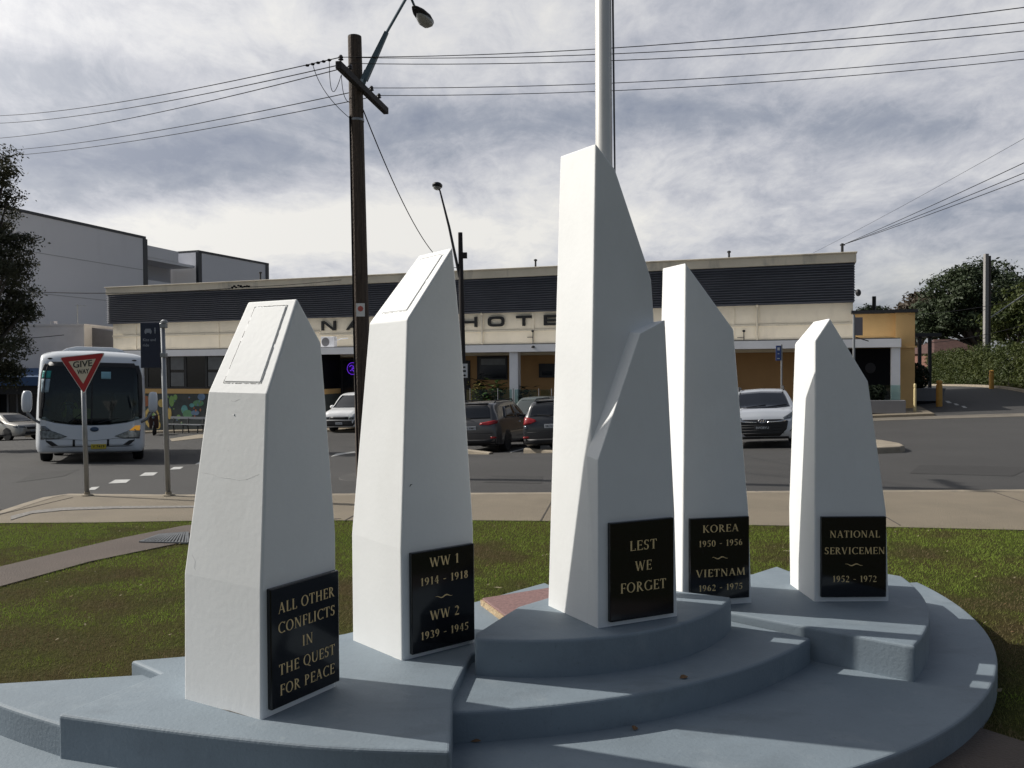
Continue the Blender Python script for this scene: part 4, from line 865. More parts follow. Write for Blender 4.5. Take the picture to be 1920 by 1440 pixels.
# planter with glass screen at the right
def hbox_planter(label, px0, px1, pyt, pyb, d):
    s0, s1 = hx(px0, d), hx(px1, d); zt = hz(px1 - 10, pyt, d); zb = hg((s0 + s1) / 2, d)
    t = thing('planter_box', label, 'planter', world_h((s0 + s1) / 2, d, zb), HR)
    mb = MB(); w_ = (s1 - s0) / 2; h_ = zt - zb; mb.span((-w_, 0, .14), (w_, .7, h_)); mb.obj('box', M['greybox'], t, bevel=.015); mb = MB(); mb.span((-w_ + .06, .05, -.2), (w_ - .06, .65, .139)); mb.obj('plinth', M['black'], t)
    return t, w_, h_
t, w_, h_ = hbox_planter('long grey planter box on a black plinth beside the white end column', 1560, 1699, 751, 776, 2.75)
mb = MB(); mb.span((-w_ + .1, .5, h_), (w_ - .15, .53, h_ + .62)); mb.obj('glass_screen', M['fenceglass'], t)
# foliage helper
def leaves(mb_name, parts, n, size, m, parent=None, flat=.5, kind=None, clump=0, csize=2.2):
    # parts: (centre, radii, weight, shell); returns one mesh of many small leaves
    ws = np.array([p[2] for p in parts], float); ws /= ws.sum(); idx = nprng.choice(len(parts), n, p=ws)
    c = np.array([p[0] for p in parts])[idx]; r = np.array([p[1] for p in parts])[idx]
    if clump:
        nc = max(4, n // clump); ci = nprng.choice(len(parts), nc, p=ws); cc = np.array([p[0] for p in parts])[ci]; rr_ = np.array([p[1] for p in parts])[ci]
        d = nprng.normal(size=(nc, 3)); d /= np.linalg.norm(d, axis=1)[:, None]; cp_ = cc + d * rr_ * (.45 + .6 * nprng.random(nc))[:, None]
        k = nprng.integers(0, nc, n); v = nprng.normal(size=(n, 3)); p = cp_[k] + v * size * csize * np.array([1, 1, .55]); v = d[k] * .7 + v * .25; v[:, 2] += .2; v /= np.linalg.norm(v, axis=1)[:, None]
    else:
        v = nprng.normal(size=(n, 3)); v /= np.linalg.norm(v, axis=1)[:, None]; rad = nprng.random(n) ** (1 / 3.) ; rad = np.where(nprng.random(n) < .65, .75 + .3 * rad, rad); p = c + v * r * rad[:, None]
    nr = v * .6 + nprng.normal(size=(n, 3)) * flat; nr[:, 2] += .25; nr /= np.linalg.norm(nr, axis=1)[:, None]
    a = np.cross(nr, nprng.normal(size=(n, 3))); a /= np.linalg.norm(a, axis=1)[:, None] + 1e-9; b = np.cross(nr, a)
    s_ = size * (.6 + .8 * nprng.random(n))[:, None]
    V = np.empty((n, 4, 3)); V[:, 0] = p - a * s_; V[:, 1] = p - b * s_ * .45 + nr * s_ * .1; V[:, 2] = p + a * s_; V[:, 3] = p + b * s_ * .45 + nr * s_ * .1
    me = bpy.data.meshes.new(mb_name); me.vertices.add(4 * n); me.vertices.foreach_set('co', V.ravel()); me.loops.add(4 * n); me.loops.foreach_set('vertex_index', np.arange(4 * n))
    me.polygons.add(n); me.polygons.foreach_set('loop_start', np.arange(0, 4 * n, 4)); me.materials.append(m); me.update(); me.validate()
    o = bpy.data.objects.new(mb_name, me); C.objects.link(o)
    if parent: o.parent = parent
    if kind: o['kind'] = kind
    return o
pl = thing('planter_hedge', 'clipped green hedge growing in the long grey planter box', 'hedge', tuple(t.location), HR)
leaves('foliage', [((x, .3, h_ + .3), (.3, .2, .32), 1) for x in np.linspace(-w_ + .3, w_ - 1.0, 8)], 2600, .06, M['leaf_dark'], pl)
mb = MB()
for x in np.linspace(-w_ + .3, w_ - 1.0, 8): mb.tube([(x, .3, h_ - .05), (x + .03, .3, h_ + .35)], .015, 5)
mb.obj('stem', M['bark'], pl)
# tropical plants in front of the recess, with glass fence panels on posts
fd = 2.6
gf = thing('glass_fence', 'low glass fence on short posts in front of the tropical plants', 'fence', world_h(hx(915, fd), fd, hg(hx(915, fd), fd)), HR)
f0 = hx(915, fd); fz = hg(f0, fd); ft = hz(915, 730, fd) - fz
for px in (866, 881, 933, 962, 1010, 1034):
    mb = MB(); x = hx(px, fd) - f0; mb.tube([(x, 0, -.3), (x, 0, ft + .05)], .025, 8); mb.obj('post', M['steel'], gf)
mb = MB()
for a, b in ((866, 881), (882, 932), (934, 961), (963, 1009), (1011, 1033)): mb.span((hx(a, fd) - f0 + .05, -.006, ft - .95), (hx(b, fd) - f0 - .05, .006, ft)); 
mb.obj('glass_panel', M['fenceglass'], gf)
def plant(label, px, pyt, d, n, spread, m, kind):
    s_ = hx(px, d); zb = hg(s_, d); H = hz(px, pyt, d) - zb
    t = thing('tropical_plant', label, 'plant', world_h(s_, d, zb), HR, 'plants under the canopy'); mb = MB(); lv = MB(); r_ = random.Random(px)
    for k in range(n):
        a = r_.uniform(0, 6.28); lean = r_.uniform(.05, spread); h_ = H * r_.uniform(.55, 1.0)
        tip = Vector((math.cos(a) * lean, math.sin(a) * lean * .5, h_)); base = Vector((math.cos(a) * .08, math.sin(a) * .08, -.2)); midp = base.lerp(tip, .6) + Vector((0, 0, h_ * .12))
        mb.tube([base, midp], .012, 4)
        for q in range(3):                                               # broad drooping leaves near the top
            da = r_.uniform(0, 6.28); L = r_.uniform(.25, .5) * (1.2 if kind else .8); w = L * (.22 if kind else .12); o_ = midp + (tip - midp) * (q / 3); e = Vector((math.cos(da), math.sin(da) * .7, r_.uniform(-.3, .5))).normalized(); sd = e.cross(Vector((0, 0, 1))).normalized()
            lv.add([o_, o_ + e * L * .5 + sd * w, o_ + e * L + Vector((0, 0, -.1 * L)), o_ + e * L * .5 - sd * w], [(0, 1, 2, 3)])
    mb.obj('stem', M['bark'], t); lv.obj('foliage', m, t, fix=False); return t
plant('tall dark broad leaved plant under the canopy behind the glass fence', 902, 692, 1.5, 34, .5, M['leaf_dark'], 1)
plant('yellow green spiky plant in front of the dark canopy plant', 897, 704, 2.0, 46, .65, M['leaf_yellow'], 0)
plant('green plant filling the bay left of the white column', 930, 700, 1.9, 46, .55, M['leaf_plant'], 1)
plant('dark green plant just right of the white canopy column', 983, 714, 1.7, 36, .5, M['leaf_dark'], 1)
# pavement along the hotel front
def hsheet(name, s0, s1, d0, d1, dz, m, n=40):
    mb = MB(); nd = 4
    for i in range(n + 1):
        for j in range(nd + 1):
            s_ = s0 + (s1 - s0) * i / n; d = d0 + (d1 - d0) * j / nd; p = HO + HE * s_ - HN * d; mb.v.append((p[0], p[1], g1(p[0], p[1]) + dz))
    for i in range(n):
        for j in range(nd): mb.f.append((i * (nd + 1) + j, (i + 1) * (nd + 1) + j, (i + 1) * (nd + 1) + j + 1, i * (nd + 1) + j + 1)); mb.m.append(0)
    # kerb riser
    o = len(mb.v)
    for i in range(n + 1):
        s_ = s0 + (s1 - s0) * i / n; p = HO + HE * s_ - HN * d1; mb.v.append((p[0], p[1], g1(p[0], p[1]) - .05))
    for i in range(n): mb.f.append((i * (nd + 1) + nd, (i + 1) * (nd + 1) + nd, o + i + 1, o + i)); mb.m.append(0)
    return struct(mb, name, m)
hsheet('hotel_pavement', xl - 3, ax1 + .3, -.5, 3.6, .10, M['concrete'])
hsheet('driveway_apron', hx(1560, 4), 16, 3.7, 5.2, .012, mat('pale_apron', (.19, .168, .135), .85, var=.25, vscale=1.5, bump=.5))
# wheel stops
def wheel_stop(a, b, label):
    p, q = P(*a), P(*b); d = q - p; L = float(np.hypot(d[0], d[1])); o = thing('wheel_stop', label, 'wheel stop', tuple((p + q) / 2), math.atan2(d[1], d[0]), 'concrete wheel stops')
    mb = MB(); mb.add([(x, y, z) for x in (-L / 2, L / 2) for y, z in ((-.08, -.08), (-.08, .08), (-.03, .11), (.05, .11), (.09, .08), (.09, -.08))], [tuple(range(6)), tuple(range(11, 5, -1))] + [(i, i + 6, (i + 1) % 6 + 6, (i + 1) % 6) for i in range(6)])
    mb.obj('block', M['kerb'], o, bevel=.01)
wheel_stop((872, 851), (921, 852), 'low concrete wheel stop behind the grey wagon')
wheel_stop((985, 850), (1045, 849), 'low concrete wheel stop behind the black hatchback')
# bench by the mural
p = P(350, 812); bz = p; bn = thing('bench', 'pale slatted metal bench with dark legs in front of the mural', 'bench', (p[0], p[1] - .2, g1(p[0], p[1] - .2) + .02), HR)
mb = MB(); [mb.span((-1.15, -.2 + .13 * i, .42), (1.15, -.09 + .13 * i, .46)) for i in range(3)]; mb.obj('seat', M['slat'], bn)
mb = MB(); mb.span((-1.15, .25, .72), (1.15, .28, .84)); mb.obj('backrest', M['slat'], bn)
for x in (-.95, 0, .95):
    mb = MB(); mb.tube([(x, -.2, -.05), (x, -.14, .41)], .03, 6); mb.tube([(x, .28, -.05), (x, .2, .42), (x, .29, .84)], .03, 6); mb.tube([(x, -.2, .4), (x, .22, .4)], .025, 6); mb.obj('leg', M['dkmetal'], bn)
pvs = MB(); q = [P(*c) for c in ((318, 823), (372, 815), (385, 815), (385, 821), (322, 828))]; pvs.add([(p_[0], p_[1], p_[2] + .012) for p_ in q], [tuple(range(5))]); struct(pvs, 'pale_kerb_ramp', M['kerb'])

# ------------------------------------------------------------------ neighbouring buildings on the left
apt = thing('apartment_block', 'tall plain pale grey apartment block with dark roof edges behind the hotel', 'apartment block')
def wall_quad(mb, a, b, z0, za, zb, back, mi=0):                         # a wall with thickness running from a to b, its top sloping za..zb
    a, b = np.array(a), np.array(b); d = (b - a) / np.linalg.norm(b - a); nrm_ = np.array([-d[1], d[0]]) * back
    vs = [(a[0], a[1], z0), (b[0], b[1], z0), (b[0], b[1], zb), (a[0], a[1], za)]; vs += [(v[0] + nrm_[0], v[1] + nrm_[1], v[2]) for v in vs]
    mb.add(vs, [(0, 1, 2, 3), (7, 6, 5, 4), (0, 4, 5, 1), (1, 5, 6, 2), (2, 6, 7, 3), (3, 7, 4, 0)], mi)
A0 = at_y(-80, 363, 57)[:2]; A1 = at_y(272, 447, 75)[:2]; zA = at_y(272, 448, 75)[2]
B0 = at_y(371, 473, 82.5)[:2]; B1 = at_y(503, 497, 93)[:2]; zB = at_y(371, 473, 82.5)[2]
mb = MB(); wall_quad(mb, A0, A1, -4, zA, zA, 14); mb.obj('main_wall', M['apt'], apt)
mb = MB(); wall_quad(mb, B0, B1, -4, zB, zB, 12); mb.obj('end_wall', M['apt'], apt)
dA = (A1 - A0) / np.linalg.norm(A1 - A0); nA = np.array([-dA[1], dA[0]])
if nA[0] > 0: nA = -nA
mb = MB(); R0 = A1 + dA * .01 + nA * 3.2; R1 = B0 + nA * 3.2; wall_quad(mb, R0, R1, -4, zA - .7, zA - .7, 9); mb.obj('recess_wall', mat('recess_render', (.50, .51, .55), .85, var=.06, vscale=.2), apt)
for dz in (-.35, -3.5, -6.6):
    mb = MB(); wall_quad(mb, A1 + dA * .05 + nA * .3, B0 - dA * 2.6 + nA * .3, zA + dz - 1.15, zA + dz - .1, zA + dz - .1, .25 if nA[0] * (-dA[1]) > 0 else -.25); mb.obj('balcony_wall', M['apt'], apt)
    mb = MB(); q = [A1 + dA * .05 + nA * .35, B0 - dA * .1 + nA * .35, B0 - dA * .1 + nA * 3.1, A1 + dA * .05 + nA * 3.1]; mb.prism(q, zA + dz - 1.4, zA + dz - 1.16); mb.obj('balcony_floor', M['apt'], apt)
mb = MB()
for a, b, z in ((A0, A1, zA), (B0, B1, zB)): wall_quad(mb, a - nA * .06, b - nA * .06 + dA * .05, z, z + .22, z + .22, 3)
mb.obj('roof_edge', M['apttrim'], apt)
for p_, z in ((A1 - dA * .3, zA), (B0, zB), (B1 - dA * .5, zB)):
    mb = MB(); q = p_ - nA * .05; wall_quad(mb, q, q + dA * .55, -3, z - .003, z - .003, .3); mb.obj('corner_strip', M['apttrim'], apt)
mb = MB(); a = A0 - nA * .02; b = A1 - nA * .02; zj = at_y(200, 500, 72)[2]
for zz_ in (zj, zj - 3.1): wall_quad(mb, a, b, zz_, zz_ + .05, zz_ + .05, .02)
mb.obj('panel_joint', mat('render_joint', (.33, .34, .36), .9), apt)
# low white shop
SY = 53.0
def sx_(px, Y=SY): return at_y(px, 650, Y)[0]
def sz2(px, py, Y=SY): return at_y(px, py, Y)[2]
s0, s1 = sx_(-260), sx_(158); zt = sz2(100, 611)
shop = thing('corner_shop', 'low white painted brick shop with blue awning and dark shopfront', 'shop', (s1, SY, 0))
mb = MB(); mb.span((s0 - s1, 0, sz2(100, 702)), (0, 9, zt)); mb.span((-.25, .003, -4), (-.002, 8.9, sz2(100, 702) - .003)); mb.obj('wall', M['shopwhite'], shop)
mb = MB(); mb.span((s0 - s1, -.05, zt + .002), (.04, 9.05, zt + .12)); mb.span((sx_(95) - s1, -.02, zt + .12), (sx_(102) - s1, .4, zt + .3)); mb.obj('coping', M['shopwhite'], shop)
mb = MB(); mb.span((s0 - s1, .8, -4), (-.26, 8.8, sz2(100, 702) - .01)); mb.obj('shopfront', M['black'], shop)
for px in (-60, -20, 0, 18, 36, 60, 85, 110, 140):
    mb = MB(); x = sx_(px) - s1; mb.span((x - .06, .7, -4), (x + .06, .79, sz2(100, 725))); mb.obj('mullion', M['greybox'], shop)
for a, b in ((2, 16), (20, 34), (40, 57)):
    mb = MB(); mb.span((sx_(a) - s1, .74, sz2(0, 790)), (sx_(b) - s1, .79, sz2(0, 735))); mb.obj('pane', M['darkglass'], shop)
mb = MB(); mb.add([(s0 - s1, -.01, sz2(100, 690)), (-.3, -.01, sz2(100, 690)), (-.3, -1.6, sz2(100, 706)), (s0 - s1, -1.6, sz2(100, 706)), (s0 - s1, -.01, sz2(100, 690) - .1), (-.3, -.01, sz2(100, 690) - .1), (-.3, -1.6, sz2(100, 722)), (s0 - s1, -1.6, sz2(100, 722))], [(0, 1, 2, 3), (7, 6, 5, 4), (0, 4, 5, 1), (1, 5, 6, 2), (2, 6, 7, 3), (3, 7, 4, 0)]); mb.obj('awning', M['awning'], shop)
mb = MB(); mb.span((s0 - s1, -.9, sz2(100, 738)), (-.3, -.82, sz2(100, 723))); mb.obj('name_board', M['dkmetal'], shop)
mb = MB(); r0 = sx_(160, 54) - s1; mb.add([(r0, 1, sz2(165, 612, 54)), (r0 + 4, 1, sz2(260, 632, 54)), (r0 + 4, 8, sz2(260, 632, 54)), (r0, 8, sz2(165, 612, 54)), (r0, 1, -3), (r0 + 4, 1, -3), (r0 + 4, 8, -3), (r0, 8, -3)], [(0, 1, 2, 3), (0, 4, 5, 1), (1, 5, 6, 2), (2, 6, 7, 3), (3, 7, 4, 0)]); mb.obj('side_roof', mat('grey_shed_roof', (.17, .17, .19), .7, var=.1), shop)
an = thing('tv_antenna', 'thin television antenna mast standing on the white shop roof', 'antenna', (sx_(131), SY + 1, zt + .1))
mb = MB(); hh_ = sz2(131, 571) - zt; mb.tube([(0, 0, 0), (0, 0, hh_)], .03, 6); mb.obj('mast', M['steel'], an); mb = MB(); mb.tube([(-.1, 0, hh_ - .1), (.55, 0, hh_ - .12)], .015, 5)
for i in range(6): mb.tube([(-.05 + .11 * i, -.2, hh_ - .1), (-.05 + .11 * i, .2, hh_ - .1)], .008, 4)
mb.obj('boom', M['steel'], an)

# ------------------------------------------------------------------ trees and hedge
def tree(label, base, crown, leafn, size, m, trunk_r, group=None, name='tree', clump=40, csize=2.2):
    t = thing(name, label, 'tree', base, 0, group); b = Vector(base); mb = MB()
    cz = sum(c[0][2] for c in crown) / len(crown); top = Vector((sum(c[0][0] for c in crown) / len(crown), sum(c[0][1] for c in crown) / len(crown), cz)) - b
    fork = Vector((top.x * .3, top.y * .3, top.z * .42)); mb.tube([(0, 0, -.3), fork * .5, fork], [trunk_r * 1.25, trunk_r, trunk_r * .85], 9)
    for c in crown:
        q = Vector(c[0]) - b; mid_ = fork.lerp(q, .5) + Vector((0, 0, -.1 * q.z * .3)); mb.tube([fork * .95, mid_, q], [trunk_r * .5, trunk_r * .3, trunk_r * .1], 6)
    mb.obj('trunk', M['bark'], t, smooth=True)
    leaves('crown', [((Vector(c[0]) - b)[:], c[1], c[2]) for c in crown], leafn, size, m, t, clump=clump, csize=csize)
    return t
def cl_px(px, py, Y, r, w=1, ry=None, rz=None): p = at_y(px, py, Y); return ((p[0], p[1], p[2]), (r, ry or r, rz or r * .8), w)
TY = 30
tb_ = P(-45, 862)
cr_ = [cl_px(px, py, TY + rnd.uniform(-1, 1), r * 1.05, r * r) for px, py, r in ((-130, 330, 1.1), (-170, 420, 1.3), (-140, 520, 1.4), (-180, 600, 1.3), (-130, 680, 1.2), (-100, 390, 1.2), (-60, 300, .9), (-10, 300, .7), (8, 330, .45), (-30, 350, 1.0), (14, 372, .5), (-5, 410, .7), (-50, 420, 1.1), (30, 455, .6), (-10, 470, .95), (48, 492, .42), (20, 505, .7), (-40, 510, 1.2), (40, 545, .55), (5, 560, .9), (-20, 600, 1.0), (38, 588, .6), (52, 578, .35), (-60, 620, 1.2), (15, 630, .7), (30, 650, .45), (-10, 670, .9), (10, 695, .6), (-60, 700, 1.0), (20, 712, .4))]
tree('dark leafy gum tree at the left edge in front of the white shop', (float(at_y(-95, 800, TY)[0]), TY, g1(at_y(-95, 800, TY)[0], TY)), cr_, 62000, .058, M['leaf_gum'], .25, name='gum_tree', clump=40, csize=2.5)
FY = 82
cr_ = [cl_px(px, py, FY + rnd.uniform(-4, 3), r, r * r, rz=r * .62) for px, py, r in ((1775, 525, 1.35), (1748, 548, 1.0), (1800, 518, 1.5), (1835, 510, 1.7), (1870, 512, 1.5), (1892, 532, 1.5), (1820, 540, 1.8), (1860, 545, 2.0), (1790, 560, 1.9), (1760, 580, 1.8), (1740, 600, 1.7), (1830, 575, 2.2), (1880, 570, 2.0), (1800, 600, 2.0), (1850, 610, 1.9), (1915, 550, 1.3), (1725, 622, 1.4), (1770, 618, 1.4), (1890, 600, 1.8))]
fgp = at_y(1838, 700, FY); tree('big dark spreading fig tree beyond the hedge on the right', (fgp[0], FY, g1(fgp[0], FY)), cr_, 24000, .19, M['leaf_fig'], .55, name='fig_tree', clump=60, csize=2.3)
cr_ = [cl_px(px, py, 96 + rnd.uniform(-2, 2), r, r * r) for px, py, r in ((1700, 585, 1.7), (1725, 572, 1.9), (1752, 572, 1.8), (1690, 600, 1.4), (1720, 600, 2.2), (1750, 600, 2.2))]
q = at_y(1722, 700, 96); tree('rounded bronze leaved tree left of the big fig', (q[0], 96, g1(q[0], 96)), cr_, 5000, .24, M['leaf_bronze'], .3, name='bronze_tree')
cr_ = [cl_px(px, py, 66 + rnd.uniform(-2, 2), r, r * r) for px, py, r in ((1895, 570, 1.3), (1915, 590, 1.6), (1880, 600, 1.4), (1930, 560, 1.2), (1870, 622, 1.3), (1905, 625, 1.6), (1945, 610, 1.6))]
q = at_y(1905, 700, 66); tree('mid green bushy tree behind the hedge and pole at the right edge', (q[0], 66, g1(q[0], 66)), cr_, 6500, .17, M['leaf_hedge'], .25, name='bushy_tree')
cr_ = [cl_px(px, py, 110, r, r * r, rz=r * .4) for px, py, r in ((1625, 584, 1.1), (1645, 581, .9))]
q = at_y(1630, 690, 110); tree('far tree top showing just above the ochre annexe roof', (q[0], 110, g1(q[0], 70)), cr_, 900, .2, M['leaf_dark'], .2, name='far_tree')
# clipped hedge along the driveway
h0 = at_y(1745, 722, 64); h1 = at_y(2040, 734, 36)
hd = thing('hedge', 'long clipped green hedge along the far side of the driveway', 'hedge', (float(h0[0]), float(h0[1]), 0))
bl = []; N = 64
for i in range(N):
    t_ = i / (N - 1); X = h0[0] + (h1[0] - h0[0]) * t_; Y = h0[1] + (h1[1] - h0[1]) * t_; z = g1(X, Y)
    for zz_ in (.45, 1.2, 1.95): bl.append(((X - h0[0] + rnd.uniform(-.1, .1), Y - h0[1] + rnd.uniform(-.1, .1), z + zz_ + .15 * math.sin(i * 1.9)), (.5, .55, .52 + .08 * rnd.random()), 1))
leaves('foliage', bl, 52000, .065, M['leaf_hedge'], hd, clump=8, csize=1.5)
mb = MB()
for i in range(0, N, 4):
    t_ = i / (N - 1); X = (h1[0] - h0[0]) * t_; Y = (h1[1] - h0[1]) * t_; z = g1(X + h0[0], Y + h0[1]); mb.tube([(X, Y, z - .1), (X + .1, Y, z + 1.4)], .05, 5)
mb.obj('stem', M['bark'], hd)
hb = MB(); v_ = np.array([h1[0] - h0[0], h1[1] - h0[1]]); v_ /= np.linalg.norm(v_); nn_ = np.array([-v_[1], v_[0]]); nn_ = nn_ if nn_[0] < 0 else -nn_
for i in range(40):
    a = np.array(h0[:2]) + (np.array(h1[:2]) - np.array(h0[:2])) * i / 39
    for d_, z_ in ((1.0, -.02), (1.0, .12), (.78, .12)): p_ = a + nn_ * d_; hb.v.append((p_[0], p_[1], g1(p_[0], p_[1]) + z_))
for i in range(39):
    for j in range(2): hb.f.append((i * 3 + j, (i + 1) * 3 + j, (i + 1) * 3 + j + 1, i * 3 + j + 1)); hb.m.append(0)
struct(hb, 'hedge_kerb', M['kerb'])
vg = MB()
for i in range(40):
    a = np.array(h0[:2]) + (np.array(h1[:2]) - np.array(h0[:2])) * i / 39
    for d_ in (.8, -14): p_ = a + nn_ * d_; vg.v.append((p_[0], p_[1], g1(p_[0], p_[1]) + .09))
for i in range(39): vg.f.append((2 * i, 2 * i + 2, 2 * i + 3, 2 * i + 1)); vg.m.append(0)
struct(vg, 'garden_verge', M['soil'])
# house with red tiled roof behind the hedge
q0 = at_y(1752, 690, 76); q1 = at_y(1856, 690, 76); zr = at_y(1800, 634, 76)[2]; ze = at_y(1800, 662, 76)[2]
hs_ = thing('brick_house', 'low brown brick house with red tiled roof behind the hedge', 'house', (float(q0[0]), 76, 0)); Lh = float(q1[0] - q0[0])
mb = MB(); mb.span((.3, .4, -1), (Lh - .3, 6, ze)); mb.obj('wall', M['brick'], hs_)
mb = MB(); mb.add([(0, 0, ze), (Lh, 0, ze), (Lh, 6.4, ze), (0, 6.4, ze), (1.6, 3.2, zr), (Lh - 1.6, 3.2, zr)], [(0, 1, 5, 4), (1, 2, 5), (2, 3, 4, 5), (3, 0, 4), (3, 2, 1, 0)]); mb.obj('roof', M['tile'], hs_)
mb = MB(); mb.span((.9, .3, ze - 1.6), (1.7, .398, ze - .3)); mb.obj('window', M['paleglass'], hs_)

# ------------------------------------------------------------------ small street furniture on the right
def bollard(px, pyb, pyt, m, r, label, name='bollard'):
    p = P(px, pyb); Y = p[1]; H = at_y(px, pyt, Y)[2] - p[2]; o = thing(name, label, 'bollard', (p[0], p[1], p[2]), 0, 'bollards by the driveway' if name == 'bollard' else None)
    mb = MB(); mb.lathe([(r, -.1), (r, H * .82), (r * .8, H * .83), (r * .8, H * .87), (r, H * .88), (r, H * .96), (r * .6, H)], 14); mb.obj('post', m, o, smooth=False)
bollard(1761, 762, 713, M['yellow'], .13, 'yellow bollard beside the grey tub near the ochre wall')
bollard(1859, 729, 694, M['yellow'], .12, 'far yellow bollard standing in front of the hedge')
bollard(1715.5, 777, 719, M['paleyel'], .055, 'thin pale yellow post at the corner of the ochre annexe', 'slim_post')
p = P(1735, 757); tubp = thing('planter_tub', 'dark grey tapered tub beside the ochre annexe', 'planter', (p[0], p[1] + .4, p[2])); 
mb = MB(); mb.add([(x * a, y * a, z) for a, z in ((.72, .12), (.9, .72)) for x, y in ((-1, -.6), (1, -.6), (1, .6), (-1, .6))], [(3, 2, 1, 0), (4, 5, 6, 7), (0, 1, 5, 4), (1, 2, 6, 5), (2, 3, 7, 6), (3, 0, 4, 7)]); mb.obj('tub', M['greybox'], tubp, bevel=.02)
mb = MB(); mb.span((-.65, -.4, -.1), (.65, .4, .118)); mb.obj('foot', M['black'], tubp)
sb = thing('clipped_shrub', 'round dark clipped shrub growing in the grey tub', 'shrub', (p[0] - .3, p[1] + .4, p[2] + .7))
leaves('foliage', [((0, 0, .55), (.62, .55, .62), 1)], 2600, .07, M['leaf_dark'], sb); mb = MB(); mb.tube([(0, 0, -.05), (0, 0, .5)], .03, 6); mb.obj('stem', M['bark'], sb)
p = P(1728, 745); pgY = p[1] + 1.2
pg = thing('pergola', 'small black flat roofed pergola beside the ochre annexe', 'pergola', (float(at_y(1733, 740, pgY)[0]), pgY, g1(at_y(1733, 740, pgY)[0], pgY)))
zp = at_y(1735, 628, pgY)[2] - pg.location.z; k_ = pgY / F
mb = MB(); mb.span((-24 * k_, -.3, zp - .1), (27 * k_, 2.6, zp + .08)); mb.obj('roof', M['frame'], pg, bevel=.01)
for x in (-9, 10):
    for y in (0, 2.3): mb = MB(); mb.span((x * k_ - .07, y - .07, -.3), (x * k_ + .07, y + .07, zp - .101)); mb.obj('post', M['frame'], pg)
# tall grey pole behind the hedge
gy = 52; q = at_y(1848, 655, gy); gz = g1(q[0], gy); zt_ = at_y(1847, 476, gy)[2]
gp = thing('power_pole', 'tall square grey pole rising behind the hedge on the right', 'pole', (q[0], gy, gz))
mb = MB(); mb.box((0, 0, (zt_ - gz) / 2), (.22, .26, zt_ - gz)); mb.obj('post', mat('grey_pole', (.27, .26, .25), .8, var=.15, vscale=1), gp, bevel=.02)
mb = MB(); mb.box((.2, .02, (zt_ - gz) / 2 + .02), (.14, .2, zt_ - gz - .3)); mb.obj('shade_side', mat('pole_side_shade', (.06, .05, .045), .8), gp)  # added dark box, stands for the shaded right side of the pole
mb = MB(); mb.tube([(0, 0, zt_ - gz - 4.2), (2.2, -.3, zt_ - gz - 2.6)], .04, 6); mb.obj('brace_arm', M['steel'], gp)
# street sign seen from behind, and the small blue sign
Y = 33.0; q = at_y(1601, 690, Y); gz = g1(q[0], Y); sgn = thing('street_sign', 'grey street sign seen from behind on a thin post by the hotel corner', 'sign', (q[0], Y, gz))
zt_ = at_y(1601, 590, Y)[2] - gz; mb = MB(); mb.tube([(0, 0, -.1), (0, 0, zt_)], .05, 8); mb.obj('post', M['steel'], sgn)
mb = MB(); w0 = 2 * Y / F; mb.span((w0, -.03, at_y(1608, 629, Y)[2] - gz), (w0 + 14 * Y / F, .0, at_y(1608, 595, Y)[2] - gz)); mb.obj('panel', mat('sign_back_grey', (.22, .20, .21), .6), sgn, bevel=.005)
mb = MB(); mb.tube([(.06, 0, at_y(1608, 632, Y)[2] - gz), (.5, -.2, at_y(1608, 640, Y)[2] - gz)], .02, 5); mb.obj('bracket', M['dkmetal'], sgn)
Y = 26.5; q = at_y(1465.5, 725, Y); gz = g1(q[0], Y); bs = thing('blue_parking_sign', 'small blue sign with white bus symbol on a thin pole behind the silver hatchback', 'sign', (q[0], Y, gz))
zt_ = at_y(1466, 646, Y)[2] - gz; mb = MB(); mb.tube([(0, 0, -.1), (0, 0, zt_)], .028, 8); mb.obj('pole', M['steel'], bs)
k_ = Y / F; mb = MB(); mb.span((-11 * k_, -.03, at_y(1460, 676, Y)[2] - gz), (-1.6 * k_, -.01, at_y(1460, 648, Y)[2] - gz)); pn = mb.obj('panel', mat('sign_blue', (.05, .085, .24), .5), bs)
mb = MB(); zc = at_y(1460, 655, Y)[2] - gz; mb.span((-8.5 * k_, -.038, zc - 2 * k_), (-4 * k_, -.031, zc + 3.4 * k_)); mb.span((-8 * k_, -.038, zc - 9 * k_), (-5 * k_, -.031, zc - 7.4 * k_)); mb.span((-9 * k_, -.038, zc - 18 * k_), (-4 * k_, -.031, zc - 16.6 * k_)); mb.obj('symbol', M['signwhite'], pn)

# ------------------------------------------------------------------ give way sign and kiss-and-ride sign on the near corner
def signpost(px, pyb, pyt, r, lean, name, label):
    p = at_z(px, pyb, 0); H = at_y(px, pyt, p[1])[2]; o = thing(name, label, 'road sign', (p[0], p[1], 0))
    mb = MB(); mb.tube([(0, 0, -.1), (lean, 0, H)], r, 14); mb.obj('pole', M['steel'], o, smooth=True); mb = MB(); mb.lathe([(r * 2.4, -.02), (r * 2.4, .012), (r * 1.3, .016), (r * 1.2, .05), (r, .05)], 16); mb.obj('base_collar', M['kerb'], o)
    return o, p[1], H
gw, Y, H = signpost(163.5, 929, 668, .03, -.035, 'give_way_sign', 'red and white triangular give way sign on a grey pole at the kerb')
k_ = Y / F
def lp_(px, py): q = at_y(px, py, Y); return (q[0] - gw.location.x, q[2])
def tri(c, s_): return [(c[0] + (q[0] - c[0]) * s_, c[1] + (q[1] - c[1]) * s_) for q in T0]
